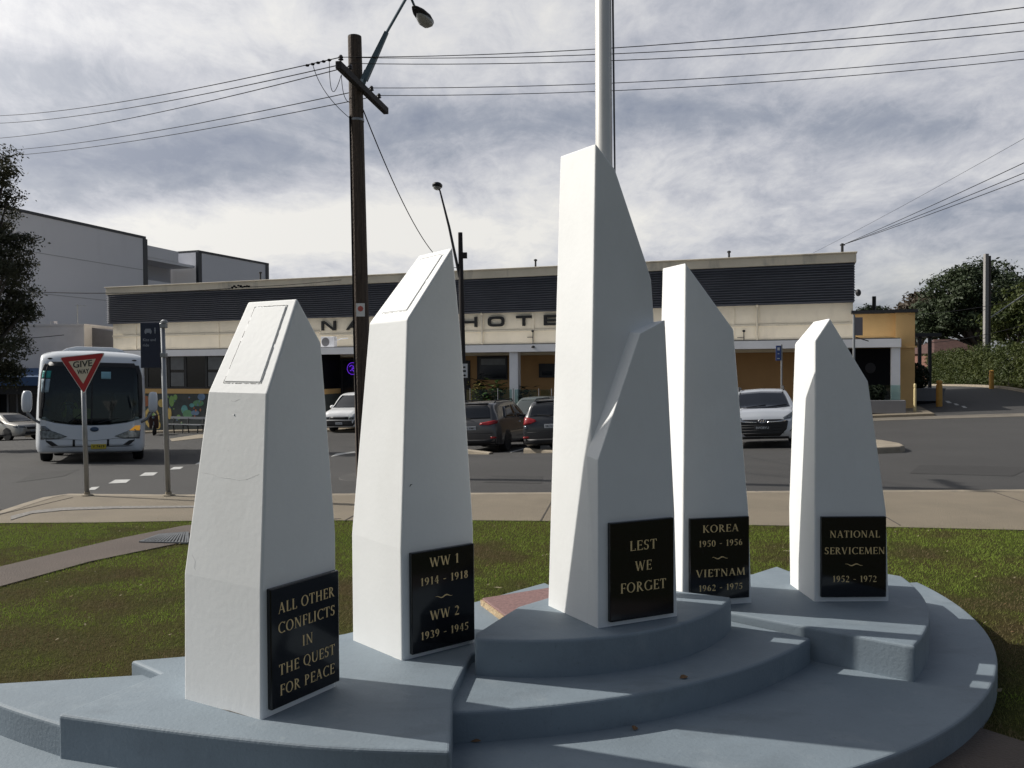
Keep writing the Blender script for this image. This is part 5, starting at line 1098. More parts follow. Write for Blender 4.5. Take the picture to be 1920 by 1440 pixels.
def rounded(T, f=.06, n=4):
    out = []
    for i in range(3):
        a, b, c = np.array(T[i - 1]), np.array(T[i]), np.array(T[(i + 1) % 3]); p0 = b + (a - b) * f; p1 = b + (c - b) * f
        for k in range(n + 1): t_ = k / n; out.append(tuple((1 - t_) ** 2 * p0 + 2 * t_ * (1 - t_) * b + t_ * t_ * p1))
    return out
T0 = [lp_(115, 670), lp_(200.5, 661), lp_(161, 739)]; cc = (sum(q[0] for q in T0) / 3, sum(q[1] for q in T0) / 3)
mb = MB(); mb.polyxz(rounded(T0), -.05, -.046); pn = mb.obj('panel', M['signwhite'], gw)
mb = MB(); mb.polyxz(rounded(tri(cc, .955)), -.0535, -.0505); mb.obj('red_border', M['signred'], pn)
mb = MB(); mb.polyxz(rounded(tri(cc, .60), .03), -.0565, -.054); mb.obj('white_centre', mat('reflective_cream', (.62, .56, .44), .5), pn)
mb = MB(); g0, g2 = lp_(159, 683), lp_(160, 697)
text_geo(mb, 'GIVE', .115, (g0[0], -.0575, g0[1]), width=36 * k_); text_geo(mb, 'WAY', .085, (g2[0], -.0575, g2[1]), width=22 * k_)
for v in range(len(mb.v)):                                               # the lettering follows the sign's slight tilt
    x, y, z = mb.v[v]; mb.v[v] = (x, y, z + (x - g0[0]) * .10)
mb.obj('lettering', M['signblack'], pn, fix=False)
mb = MB(); mb.span((-.06, -.045, lp_(160, 690)[1] - .02), (.0, .03, lp_(160, 690)[1] + .02)); mb.span((-.06, -.045, lp_(160, 720)[1] - .02), (.0, .03, lp_(160, 720)[1] + .02)); mb.obj('clamp', M['steel'], gw)
kr, Y, H = signpost(316, 929, 606, .032, -.052, 'kiss_and_ride_sign', 'dark blue kiss and ride sign on a grey pole near the kerb')
k_ = Y / F
def lk(px, py): q = at_y(px, py, Y); return (q[0] - kr.location.x, q[2])
a, b = lk(265, 690), lk(301, 605)
mb = MB(); mb.span((a[0], -.02, a[1]), (b[0], .02, b[1])); bd_ = mb.obj('panel', M['signblue'], kr, bevel=.006)
mb = MB()
for py in (611, 666): q = lk(307, py); mb.span((b[0], -.035, q[1] - .028), (q[0] + .04, .035, q[1] + .028))
mb.obj('clamp', M['steel'], kr, bevel=.006)
mb = MB(); q = lk(308, 605); mb.lathe([(.045, q[1] - .01), (.045, q[1] + .02), (.02, q[1] + .04)], 12, (q[0], 0, 0)); mb.obj('pole_cap', M['steel'], kr)
mb = MB(); c_ = lk(279, 621); u = k_
mb.polyxz([(c_[0] - 6.5 * u, c_[1] - 3 * u), (c_[0] + 6.5 * u, c_[1] - 3 * u), (c_[0] + 6.5 * u, c_[1] + .5 * u), (c_[0] + 4.5 * u, c_[1] + 4.5 * u), (c_[0] - 4.5 * u, c_[1] + 4.5 * u), (c_[0] - 6.5 * u, c_[1] + .5 * u)], -.024, -.021)
for e in (-4.6, 4.6): mb.span((c_[0] + e * u - 1.2 * u, -.024, c_[1] - 5 * u), (c_[0] + e * u + 1.2 * u, -.021, c_[1] - 3.05 * u))
pc_ = lk(292, 620); mb.lathe([(0, -.001), (1.5 * u, -.001), (1.5 * u, .001), (0, .001)], 10, (pc_[0], -.0225, pc_[1] + 4.2 * u), 'Y'); mb.span((pc_[0] - 1.4 * u, -.024, pc_[1] - 1.5 * u), (pc_[0] + 1.4 * u, -.021, pc_[1] + 2.4 * u)); mb.span((pc_[0] - .9 * u, -.024, pc_[1] - 5.5 * u), (pc_[0] + .9 * u, -.021, pc_[1] - 1.6 * u))
q = lk(269, 637.5); text_geo(mb, 'Kiss and', .052, (q[0], -.023, q[1]), align='LEFT', ext=.001); q = lk(269, 647.5); text_geo(mb, 'ride', .052, (q[0], -.023, q[1]), align='LEFT', ext=.001)
mb.obj('lettering', mat('sign_pale_blue_print', (.26, .28, .33), .6), bd_, fix=False)
mb = MB(); mb.obj

# ------------------------------------------------------------------ utility pole, lamp, cables
ux, uy = float(Pp[0]), float(Pp[1]); uz = g1(ux, uy) + .1; ut = at_y(664, 70, uy)[2]
up_ = thing('utility_pole', 'brown timber utility pole with slanting crossarm and street light bracket', 'utility pole', (ux, uy, uz))
lx = float(at_y(665, 70, uy)[0]) - ux
mb = MB(); n = 9; mb.tube([(lx * t_, 0, -.3 + (ut - uz + .3) * t_) for t_ in np.linspace(0, 1, n)], list(np.linspace(.150, .119, n)), 18); mb.obj('post', M['wood'], up_, smooth=False)
mb = MB(); mb.lathe([(.117, -.03), (.119, .015), (.0, .03)], 16, (lx, 0, ut - uz)); mb.obj('pole_cap', M['dkmetal'], up_)
def ul(px, py, Y): q = at_y(px, py, Y); return Vector((q[0] - ux, q[1] - uy, q[2] - uz))
a0_, a1_ = ul(634, 124, uy - 1.22), ul(724, 206, uy + 1.2); 
zmid = (a0_.z + a1_.z) / 2; a0_.z = a1_.z = zmid
off = Vector((0.02, -.17, 0)); dv = (a1_ - a0_).normalized(); xr_ = dv; yr_ = Vector((0, 0, 1)); zr_ = xr_.cross(yr_)
mx_ = Matrix((xr_, yr_, zr_)).transposed()
mb = MB(); mb.box((a0_ + a1_) / 2, ((a1_ - a0_).length, .125, .10), mtx=mx_); arm_ = mb.obj('crossarm', M['armwood'], up_, bevel=.012)
ins = []
for t_ in (.05, .22, .66, .83):
    p_ = a0_.lerp(a1_, t_) + Vector((0, 0, .062)); mb = MB(); mb.tube([p_, p_ + Vector((0, 0, .06))], .01, 6); mb.lathe([(.025, .05), (.045, .06), (.03, .085), (.042, .10), (.02, .135), (0, .14)], 10, p_); mb.obj('insulator', M['ceramic'], up_); ins.append(p_ + Vector((0, 0, .1)))
mb = MB(); b0 = ul(683, 150, uy - .12); b1_ = ul(725, 60, uy - .25); mb.tube([b0, b0.lerp(b1_, .5), b1_], [.075, .062, .045], 4); mb.tube([b0 + Vector((-.05, 0, -.1)), b0 + Vector((.05, 0, .15))], .06, 6)
br_ = mb.obj('lamp_bracket', M['arm'], up_)
mb = MB(); c0 = ul(762, -4, uy - .15); c1 = ul(768, -10, uy); c2 = ul(779, 16, uy + .1); mb.tube([b1_ - (b1_ - b0) * .05, c0], .026, 8); mb.tube([c0, c1, c2], .022, 8); mb.obj('lamp_arm', M['arm'], up_)
l0, l1 = ul(775, 12, uy + .05), ul(808, 50, uy + .55); ld = (l1 - l0); L = ld.length; ld.normalize(); sd = ld.cross(Vector((0, 0, 1))).normalized(); upv = sd.cross(ld)
def lamp_mesh(mb, lo_, hi, mi):
    prof = [(0, .035), (.12, .075), (.3, .12), (.6, .145), (.85, .12), (1.0, .03)]; n = 12; vs = []
    for t_, r in prof:
        for k in range(n):
            a = math.pi * 2 * k / n; s_ = math.sin(a); vs.append(l0 + ld * (t_ * L) + sd * (math.cos(a) * r) + upv * ((s_ * r * hi) if s_ > 0 else (s_ * r * lo_)))
    fs = [(i * n + k, i * n + (k + 1) % n, (i + 1) * n + (k + 1) % n, (i + 1) * n + k) for i in range(len(prof) - 1) for k in range(n)] + [tuple(range(n)), tuple((len(prof) - 1) * n + k for k in range(n))]
    mb.add(vs, fs, mi)
mb = MB(); lamp_mesh(mb, .12, .75, 0); hd_ = mb.obj('lamp_head', M['dkmetal'], up_, smooth=True)
mb = MB(); l0b = l0.copy(); l0 = l0 + ld * (L * .28) - upv * .012; L2 = L; L = L * .68; lamp_mesh(mb, .62, .0, 0); mb.obj('lens', M['lens'], hd_, smooth=True); L = L2
pl_ = MB(); q = ul(676, 581, uy - .16); pl_.span((q.x - .075, q.y - .004, q.z - .115), (q.x + .075, q.y, q.z + .115)); tg = pl_.obj('notice_plate', M['signwhite'], up_)
pl_ = MB(); pl_.lathe([(0, -.003), (.05, -.003), (.05, 0), (0, 0)], 8, (q.x, q.y - .005, q.z + .02), 'Y'); pl_.obj('red_mark', mat('faded_red', (.45, .10, .08), .6), tg)
mb = MB(); mb.tube([ul(656, 218, uy - .1), ul(657, 260, uy - .12), ul(660, 420, uy - .13), ul(664, 640, uy - .145), ul(668, 760, uy - .15), ul(672, 900, uy - .16)], .018, 6); mb.obj('riser_cable', M['wire'], up_)
mb = MB(); mb.lathe([(.128, -.02), (.130, 0), (.128, .02)], 16, (lx * .75, 0, ul(672, 226, uy).z)); mb.obj('strap', M['steel'], up_)
def cable(label, pts, r=.0085, cat='cable', group='overhead cables', sag=None, name='overhead_cable'):
    P0, P1 = Vector(pts[0]), Vector(pts[-1]); n = 24; L = []
    for i in range(n + 1):
        t_ = i / n; q = P0.lerp(P1, t_); q.z -= (sag or 0) * 4 * t_ * (1 - t_); L.append(q - P0)
    mb = MB(); mb.tube(L, r, 5); o = mb.obj(name, M['wire']); o.location = P0; return tag(o, label, cat, group)
U = Vector((ux, uy, uz))
def far(px, py, Y): return Vector(at_y(px, py, Y))
# right-hand run comes towards the viewer's side, left-hand run goes away
specs = [('topmost', ins[0], (1920, 14, 10.4)), ('second highest', ul(668, 112, uy) + Vector((0, -.1, 0)), (1920, 42, 11.0)), ('third', ins[1] + Vector((0, 0, .05)), (1920, 58, 11.4)), ('fourth', ins[2], (1920, 96, 13.0)), ('lowest', ins[3], (1920, 111, 13.4))]
for nm, a, b in specs:
    q = far(*b); e = U + a; q.z += .28 * 4 * (1 / 1.35) * (1 - 1 / 1.35); q2 = e + (q - e) * 1.35; cable('%s of the five cables running right from the utility pole' % nm, (e, q2), sag=.28, r=.0065)
specs = [('topmost', ins[0], (0, 217, 30)), ('second highest', ul(640, 121, uy - 1.0), (0, 231, 30.5)), ('third', ins[1], (0, 259, 31)), ('fourth', ins[2], (0, 283, 33)), ('lowest', ins[3], (0, 293, 34))]
for nm, a, b in specs:
    q = far(*b); e = U + a; q.z += .30 * 4 * (1 / 1.3) * (1 - 1 / 1.3); q2 = e + (q - e) * 1.3; cable('%s of the five cables running left from the utility pole' % nm, (e, q2), sag=.30, r=.009)
# clamps and jumper loops near the arm
mb = MB()
ea0 = ins[0]; qa0 = ea0 + (far(0, 217, 30) - (U + ea0)) * 1.3; j0 = ea0.lerp(qa0, .03) - Vector((0, 0, .035)); j1 = ea0.lerp(qa0, .012) - Vector((0, 0, .014))
for a, b, c_ in ((j0, ul(600, 175, uy - .4), ul(654, 220, uy - .1)), (j1, ul(618, 215, uy - .5), ul(640, 140, uy - .6)), (ul(640, 140, uy - .6), ul(642, 190, uy - .4), ul(656, 192, uy - .1))):
    L = [a.lerp(b, t_).lerp(b.lerp(c_, t_), t_) for t_ in np.linspace(0, 1, 12)]; mb.tube(L, .006, 5)
ea = ins[0]; qa = ea + (far(0, 217, 30) - (U + ea)) * 1.3
for t_ in (.012, .018, .024, .030, .036): 
    p_ = ea.lerp(qa, t_) - Vector((0, 0, .3 * 4 * t_ * (1 - t_))); mb.blob(p_, (.04, .04, .02), 6, 4)
mb.obj('jumper_wire', M['wire'], up_)
# second pole with lamp further back
p2Y = 30.0; q = at_y(868, 760, p2Y); p2z = g1(q[0], p2Y)
lpn = thing('lamp_pole', 'thin dark pole with long lamp arm beyond the second pillar', 'lamp pole', (q[0], p2Y, p2z))
def l2(px, py, Y=p2Y): v = at_y(px, py, Y); return Vector((v[0] - q[0], v[1] - p2Y, v[2] - p2z))
mb = MB(); mb.tube([l2(870, 840), l2(868, 700), l2(863, 436)], [.13, .11, .08], 10); mb.obj('post', M['armwood'], lpn)
mb = MB(); mb.tube([l2(862, 520), l2(842, 425), l2(825, 358), l2(821, 350)], [.055, .045, .03, .028], 8); mb.obj('lamp_arm', M['dkmetal'], lpn)
mb = MB(); a = l2(820, 348); mb.blob(a, (.19, .38, .11), 12, 7); lh = mb.obj('lamp_head', M['dkmetal'], lpn, smooth=True); mb = MB(); mb.blob(a + Vector((-.01, .02, -.06)), (.15, .3, .09), 12, 6); mb.obj('lens', M['lens'], lh, smooth=True)
mb = MB(); a = l2(869, 479); mb.span((a.x - .13, a.y - .1, a.z - .1), (a.x + .13, a.y + .1, a.z + .1)); mb.obj('junction_box', M['armwood'], lpn)
ps = thing('parking_sign', 'small white parking sign with black marks on the thin dark lamp pole', 'sign', tuple(Vector((q[0], p2Y, p2z)) + l2(870, 695) + Vector((0, -.14, 0))))
k_ = p2Y / F; mb = MB(); mb.span((-6 * k_, -.01, -13 * k_), (7 * k_, .01, 13 * k_)); pn = mb.obj('panel', M['signwhite'], ps)
mb = MB(); mb.span((-1 * k_, -.016, 5 * k_), (3 * k_, -.011, 8 * k_)); mb.span((-2 * k_, -.016, -2.5 * k_), (4 * k_, -.011, 1 * k_)); mb.polyxz([(-2 * k_, -9 * k_), (1.5 * k_, -11 * k_), (5 * k_, -9 * k_), (1.5 * k_, -6.5 * k_)], -.016, -.011); mb.obj('marks', M['signblack'], pn)
e0 = U + ul(681, 206, uy - .1); e1 = far(806, 466, 29.6); e1b = Vector((q[0], p2Y, p2z)) + l2(863, 500)
cable('sagging service cable dropping from the utility pole to the lamp pole', (e0, e0 + (e1b - e0)), r=.011, sag=.85)
sp_ = Vector((*world_h(hx(1580), -.5, 0)[:2], ZP + .48))
for nm, b in (('upper', (1920, 303, 19)), ('middle', (1920, 322, 19.5)), ('lower', (1920, 334, 20))):
    z_ = far(*b); cable('%s of the three cables running from the hotel roof to the right' % nm, (sp_, sp_ + (z_ - sp_) * 1.2), r=.010, sag=.05, group='cables from the hotel roof')
cable('faint thin cable high on the right above the hotel end', (far(1525, 474, 60), far(1990, 220, 30)), r=.008, sag=.1, group='cables from the hotel roof')
c0_, c1_ = far(20, 545, 47), far(432, 541, 38.6); cable('dark cable crossing in front of the hotel left end', (c0_, c1_), r=.022, sag=.18, group='overhead cables')
mb = MB()
for i in range(9): mb.blob((-.25 + i * .1 - .25, rnd.uniform(-.05, .05), rnd.uniform(-.04, .08)), (.07, .05, rnd.uniform(.03, .06)), 6, 4)
o = mb.obj('cable_joint', M['wire']); o.location = far(455, 538, 38.6); tag(o, 'clump of cable fittings hanging in front of the louvres', 'cable fitting')
cable('short dark cable from the cable fittings to the hotel parapet', (far(445, 539, 38.6), far(640, 525, 41.5)), r=.012, sag=.05)
cable('cable crossing in front of the shop wall on the left', (far(-60, 640, 44), far(120, 628, 44)), r=.018, sag=.05)
cable('thin cable along the fig tree behind the hedge', (far(1700, 645, 60), far(2000, 585, 45)), r=.02, sag=.4, group='cables behind the hedge')
cable('upper thin cable in front of the fig tree', (far(1700, 590, 60), far(2000, 540, 45)), r=.016, sag=.3, group='cables behind the hedge')
#@@PART3
# ------------------------------------------------------------------ vehicles
def cr_interp(A, per):
    A = np.array(A, float); n = len(A); out = []
    for i in range(n - 1):
        p0, p1, p2, p3 = A[max(i - 1, 0)], A[i], A[i + 1], A[min(i + 2, n - 1)]
        for k in range(per):
            t = k / per; m1, m2 = (p2 - p0) * .5 * .8, (p3 - p1) * .5 * .8
            out.append((2 * t ** 3 - 3 * t ** 2 + 1) * p1 + (t ** 3 - 2 * t ** 2 + t) * m1 + (-2 * t ** 3 + 3 * t ** 2) * p2 + (t ** 3 - t ** 2) * m2)
    out.append(A[-1]); return np.array(out)
class Body:
    """Vehicle shell lofted from half-outlines; front of the vehicle at y = 0 looking along -y, rear at y = L."""
    def __init__(s, st, rings, per_y=5, per_r=3):
        rs = []
        for (y, r) in zip(st, rings): rs.append(np.c_[np.array(r)[:, 0], np.full(len(r), y), np.array(r)[:, 1]])
        G = cr_interp(np.array(rs).reshape(len(rs), -1), per_y).reshape(-1, len(rings[0]), 3)
        G = np.array([cr_interp(q, per_r) for q in G]); s.G = G
        ny, nr = G.shape[:2]; mb = MB()
        full = np.concatenate([G, (G * np.array([-1, 1, 1]))[:, ::-1][:, 1:-1]], 1); m = full.shape[1]
        mb.v = [tuple(p) for p in full.reshape(-1, 3)]
        mb.f = [(i * m + k, i * m + (k + 1) % m, (i + 1) * m + (k + 1) % m, (i + 1) * m + k) for i in range(ny - 1) for k in range(m)] + [tuple(range(m)), tuple((ny - 1) * m + k for k in range(m - 1, -1, -1))]
        mb.m = [0] * len(mb.f); s.mb = mb
        s.bvh = BVHTree.FromPolygons([Vector(v) for v in mb.v], mb.f)
    def hit(s, axis, a, b):
        if axis == 'F': r = s.bvh.ray_cast(Vector((a, -5, b)), Vector((0, 1, 0)))
        elif axis == 'B': r = s.bvh.ray_cast(Vector((a, 30, b)), Vector((0, -1, 0)))
        elif axis == 'R': r = s.bvh.ray_cast(Vector((9, a, b)), Vector((-1, 0, 0)))
        elif axis == 'L': r = s.bvh.ray_cast(Vector((-9, a, b)), Vector((1, 0, 0)))
        return r[0], r[1]
    def decal(s, name, axis, poly, m, parent, off=.006, cuts=5, smooth=True, sx=1):
        """A panel (window, lamp, plate) following the shell: outline given in the view of that side."""
        bm = bmesh.new(); vs = [bm.verts.new((a * sx, b, 0)) for a, b in poly]; f = bm.faces.new(vs)
        bmesh.ops.triangulate(bm, faces=[f]); 
        for _ in range(2 if cuts > 3 else 1): bmesh.ops.subdivide_edges(bm, edges=bm.edges[:], cuts=1 if cuts < 6 else 2, use_grid_fill=True)
        bmesh.ops.triangulate(bm, faces=bm.faces[:]); bad = []
        for v in bm.verts:
            p, n = s.hit(axis, v.co.x, v.co.y)
            if p is None: bad.append(v); continue
            d = {'F': Vector((0, -1, 0)), 'B': Vector((0, 1, 0)), 'R': Vector((1, 0, 0)), 'L': Vector((-1, 0, 0))}[axis]
            if n.dot(d) < 0: n = -n
            v.co = p + (n * .7 + d * .3) * off
        bmesh.ops.delete(bm, geom=bad, context='VERTS')
        bmesh.ops.recalc_face_normals(bm, faces=bm.faces[:])
        me = bpy.data.meshes.new(name); bm.to_mesh(me); bm.free(); me.materials.append(m)
        d = {'F': (0, -1, 0), 'B': (0, 1, 0), 'R': (1, 0, 0), 'L': (-1, 0, 0)}[axis]
        if len(me.polygons) and sum(Vector(p.normal).dot(d) * p.area for p in me.polygons) < 0: me.flip_normals()
        me.polygons.foreach_set('use_smooth', [smooth] * len(me.polygons)); o = bpy.data.objects.new(name, me); C.objects.link(o); o.parent = parent
        sd = o.modifiers.new('thick', 'SOLIDIFY'); sd.thickness = off * 1.6; sd.offset = -1
        return o
def car_rings(st):
    """station = (y, zb, zs, zt, w_low, w_belt, w_top)"""
    ys, rs = [], []
    for (y, zb, zs, zt, wl, wb, wt_) in st:
        ys.append(y); h = zs - zb
        rs.append([(0, zb), (wl * .88, zb), (wl * .985, zb + h * .12), (wl, zb + h * .38), ((wl + wb) / 2 + .005, zb + h * .72), (wb * .985, zs), (wt_ + (wb - wt_) * .42, zs + (zt - zs) * .55), (wt_, zt - (zt - zs) * .07 - .004), (wt_ * .72, zt), (0, zt + .018)])
    return ys, rs
def wheel(parent, x, y, r, w, side):
    o = MB(); o.lathe([(r * .66, -w / 2), (r * .93, -w / 2), (r, -w * .32), (r, w * .32), (r * .93, w / 2), (r * .66, w / 2), (r * .62, w * .3), (r * .62, -w * .3)], 26, (0, 0, 0), 'X')
    t = o.obj('wheel', M['tyre'], parent, smooth=False); t.location = (x, y, r)
    rm = MB(); rm.lathe([(0, side * w * .34), (r * .17, side * w * .38), (r * .2, side * w * .30), (r * .2, side * w * .26), (0, side * w * .24)], 14, (0, 0, 0), 'X'); rm.lathe([(r * .60, side * w * .2), (r * .675, side * w * .44), (r * .675, side * w * .2)], 26, (0, 0, 0), 'X')
    for k in range(5):
        a = 2 * math.pi * k / 5 + .3; rm.add([(side * w * .32, math.cos(a + e) * q, math.sin(a + e) * q) for q, e in ((r * .15, -.35), (r * .15, .35), (r * .63, .13), (r * .63, -.13))] + [(side * w * .22, math.cos(a + e) * q, math.sin(a + e) * q) for q, e in ((r * .15, -.35), (r * .15, .35), (r * .63, .13), (r * .63, -.13))], [(0, 1, 2, 3), (0, 4, 5, 1), (1, 5, 6, 2), (2, 6, 7, 3), (3, 7, 4, 0)])
    rm.lathe([(0, side * w * .05), (r * .6, side * w * .05), (r * .6, side * w * .07), (0, side * w * .07)], 20, (0, 0, 0), 'X', mi=1)
    rm.obj('rim', [M['rim'], M['plastic']], t)
def mirror(parent, x, y, z, m, s=1.0):
    mb = MB(); sg = 1 if x > 0 else -1; mb.blob((x + sg * .1 * s, y, z), (.11 * s, .06 * s, .075 * s), 10, 6); o = mb.obj('wing_mirror', m, parent, smooth=True)
    k = MB(); k.tube([(x - sg * .06, y + .02, z - .05), (x + sg * .05, y, z - .03)], .02, 5); k.obj('stalk', M['plastic'], o)
def arches(b, t, ys, r, w):
    for y in ys:
        for ax in 'RL':
            n = 14; b.decal('wheel_arch', ax, [(y + (r + .05) * math.cos(math.pi * k / n), r + (r + .05) * math.sin(math.pi * k / n)) for k in range(n + 1)] + [(y - r - .05, .26), (y + r + .05, .26)], M['plastic'], t, .004, 5)
def plate(t, b, ax, x, z, w, h, m, txt, tm, off=.02):
    p, n = b.hit(ax, x, z); sg = -1 if ax == 'F' else 1
    mb = MB(); mb.span((x - w / 2, p.y + sg * off, z - h / 2), (x + w / 2, p.y + sg * (off - .03), z + h / 2)); o = mb.obj('number_plate', m, t, bevel=.004)
    mb = MB(); text_geo(mb, txt, h * .72, (0, 0, 0), ext=.001, width=w * .78)
    if ax == 'F': mb.v = [(v[0] + x, v[1] + p.y - off - .002, v[2] + z) for v in mb.v]
    else: mb.v = [(-v[0] + x, -v[1] + p.y + off + .002, v[2] + z) for v in mb.v]
    mb.obj('plate_characters', tm, o, fix=False)

def hatch_body(L, W, H, hood=.82, belt=.92, hoodlen=.95, glass=.78, rear='hatch', zb=.22):
    w = W / 2; r = hoodlen; st = [(0.0, zb + .12, hood - .24, hood - .2, w * .74, w * .7, w * .5), (.07, zb + .02, hood - .15, hood - .08, w * .88, w * .84, w * .62), (.25, zb, hood - .06, hood + .02, w * .97, w * .93, w * .72), (.6, zb, belt - .1, hood + .09, w, w * .96, w * .76),
          (r, zb, belt - .04, belt + .06, w, w * .965, w * .8), (r + .35, zb, belt, belt + (H - belt) * .48, w, w * .965, w * .78), (r + glass, zb, belt + .01, H - .06, w, w * .965, w * .70), (r + glass + .45, zb, belt + .02, H, w, w * .965, w * .68)]
    if rear == 'hatch': st += [(L - 1.1, zb, belt + .04, H - .02, w, w * .96, w * .68), (L - .55, zb, belt + .06, H - .1, w * .99, w * .94, w * .66), (L - .25, zb + .02, belt + .06, belt + .28, w * .95, w * .9, w * .68), (L - .1, zb + .05, belt - .02, belt + .06, w * .92, w * .87, w * .7), (L, zb + .16, belt - .2, belt - .12, w * .84, w * .8, w * .66)]
    elif rear == 'suv': st += [(L - 1.0, zb, belt + .05, H, w, w * .96, w * .70), (L - .40, zb, belt + .07, H - .05, w * .99, w * .94, w * .69), (L - .22, zb + .02, belt + .08, H - .16, w * .96, w * .92, w * .69), (L - .1, zb + .04, belt + .0, belt + .14, w * .94, w * .89, w * .72), (L - .03, zb + .08, belt - .1, belt - .02, w * .92, w * .86, w * .72), (L, zb + .16, belt - .24, belt - .16, w * .86, w * .82, w * .68)]
    elif rear == 'sedan': st += [(L - 1.75, zb, belt + .03, H - .02, w, w * .96, w * .68), (L - 1.2, zb, belt + .04, belt + .3, w, w * .955, w * .68), (L - .85, zb, belt + .03, belt + .1, w * .99, w * .94, w * .74), (L - .25, zb, belt + .02, belt + .07, w * .96, w * .9, w * .74), (L - .06, zb + .04, belt - .06, belt - .0, w * .9, w * .85, w * .7), (L, zb + .14, belt - .2, belt - .14, w * .82, w * .78, w * .64)]
    return Body(*car_rings(st))
def side_windows(b, t, L, W, H, belt, y0, y1, split, slope=.55, rslope=.35):
    for ax in 'RL':
        zlo, zhi = belt + .055, H - .15
        b.decal('side_window', ax, [(y0, zlo), (split - .04, zlo), (split - .04, zhi), (y0 + slope, zhi)], M['darkglass'], t, .004, 5)
        b.decal('side_window', ax, [(split + .04, zlo), (y1, zlo + .03), (y1 - rslope * .5, zhi - .03), (split + .04, zhi)], M['darkglass'], t, .004, 5)
        b.decal('door_seam', ax, [(split - .006, .3), (split + .006, .3), (split + .006, belt + .05), (split - .006, belt + .05)], M['plastic'], t, .003, 3)
        b.decal('door_handle', ax, [(split - .3, belt - .12), (split - .12, belt - .12), (split - .12, belt - .085), (split - .3, belt - .085)], M['chrome'], t, .02, 3)
        b.decal('sill_trim', ax, [(.95, .24), (L - .95, .24), (L - .95, .31), (.95, .31)], M['plastic'], t, .008, 3)

# silver hatchback facing the viewer
def hatch_front():
    L, W, H = 4.4, 1.78, 1.46; b = hatch_body(L, W, H, hood=.86, belt=.95, hoodlen=.95, rear='suv')
    t = thing('parked_car', 'silver hatchback with roof rails facing the viewer on the road, seen between two pillars', 'car', (0, 0, 0), 0, 'cars parked and driving by the hotel')
    b.mb.obj('body', M['silver'], t, smooth=True)
    b.decal('windscreen', 'F', [(-.68, .99), (-.35, .965), (.35, .965), (.68, .99), (.60, 1.25), (.545, 1.37), (0, 1.395), (-.545, 1.37), (-.60, 1.25)], M['darkglass'], t, .006, 6)
    side_windows(b, t, L, W, H, .95, 1.35, 3.75, 2.35)
    gp_ = [(-.60, .66), (-.42, .70), (.42, .70), (.60, .66), (.56, .46), (.40, .30), (-.40, .30), (-.56, .46)]
    gr = b.decal('grille', 'F', gp_, M['grille'], t, .012, 6)
    for z in (.36, .43, .50, .56): b.decal('grille_bar', 'F', [(-.5, z), (.5, z), (.5, z + .012), (-.5, z + .012)], M['plastic'], gr, .022, 3)
    for sg in (-1, 1):
        b.decal('grille_bar', 'F', [(.12 * sg, .645), (.56 * sg, .668), (.52 * sg, .645), (.12 * sg, .625)], M['chrome'], gr, .022, 4)
        b.decal('headlight', 'F', [(.50 * sg, .70), (.66 * sg, .72), (.80 * sg, .92), (.74 * sg, .90), (.60 * sg, .80), (.48 * sg, .74)], M['headlight'], t, .010, 5)
        b.decal('fog_lamp', 'F', [(.62 * sg, .40), (.78 * sg, .46), (.80 * sg, .60), (.70 * sg, .50)], M['plastic'], t, .010, 5)
        b.decal('lower_lip', 'F', [(0, .24), (.6 * sg, .24), (.6 * sg, .285), (0, .285)], M['plastic'], t, .008, 4)
    p, n_ = b.hit('F', 0, .625); mb = MB(); mb.tube([(.085 * math.cos(a), p.y - .035, .665 + .045 * math.sin(a)) for a in np.linspace(0, 2 * np.pi, 18)], .008, 5)
    mb.tube([(-.04, p.y - .035, .635), (-.018, p.y - .036, .695)], .009, 5); mb.tube([(.018, p.y - .035, .635), (.04, p.y - .036, .695)], .009, 5); mb.tube([(-.028, p.y - .036, .66), (.03, p.y - .036, .67)], .008, 5); mb.obj('emblem', M['chrome'], t)
    plate(t, b, 'F', 0, .50, .38, .105, M['plate_k'], 'BW28YU', M['plate_w'], .03)
    for sg in (-1, 1):
        mb = MB(); x = sg * .56; mb.tube([(x, 1.75, H - .04), (x, 1.85, H + .055), (x, 3.6, H + .05), (x, 3.75, H - .05)], .022, 7); mb.obj('roof_rail', M['plastic'], t)
        mirror(t, sg * .82, 1.35, 1.0, M['silver'])
        for y in (.85, 3.5): wheel(t, sg * (W / 2 - .12), y, .31, .21, sg)
    for x0 in (-.35, .15):
        mb = MB(); pp = [b.hit('F', x0 + .45 * k / 6, .985 + .05 * k / 6) for k in range(7)]; mb.tube([p_ + n_ * (.015 if n_.y < 0 else -.015) for p_, n_ in pp if p_], .008, 5); mb.obj('wiper', M['plastic'], t)
    arches(b, t, (.85, 3.5), .31, W); return t, L
hf, L_ = hatch_front()
def stand(t, px, py, rz, front=True, L=4.4):                             # put the bumper nearest the viewer at the ground point px,py
    p = P(px, py); f = np.array([math.sin(rz), -math.cos(rz)])
    o = p[:2] if front else p[:2] + f * L
    sit(t, o[0], o[1], rz)
    return t
stand(hf, 1431, 841, R(-17))

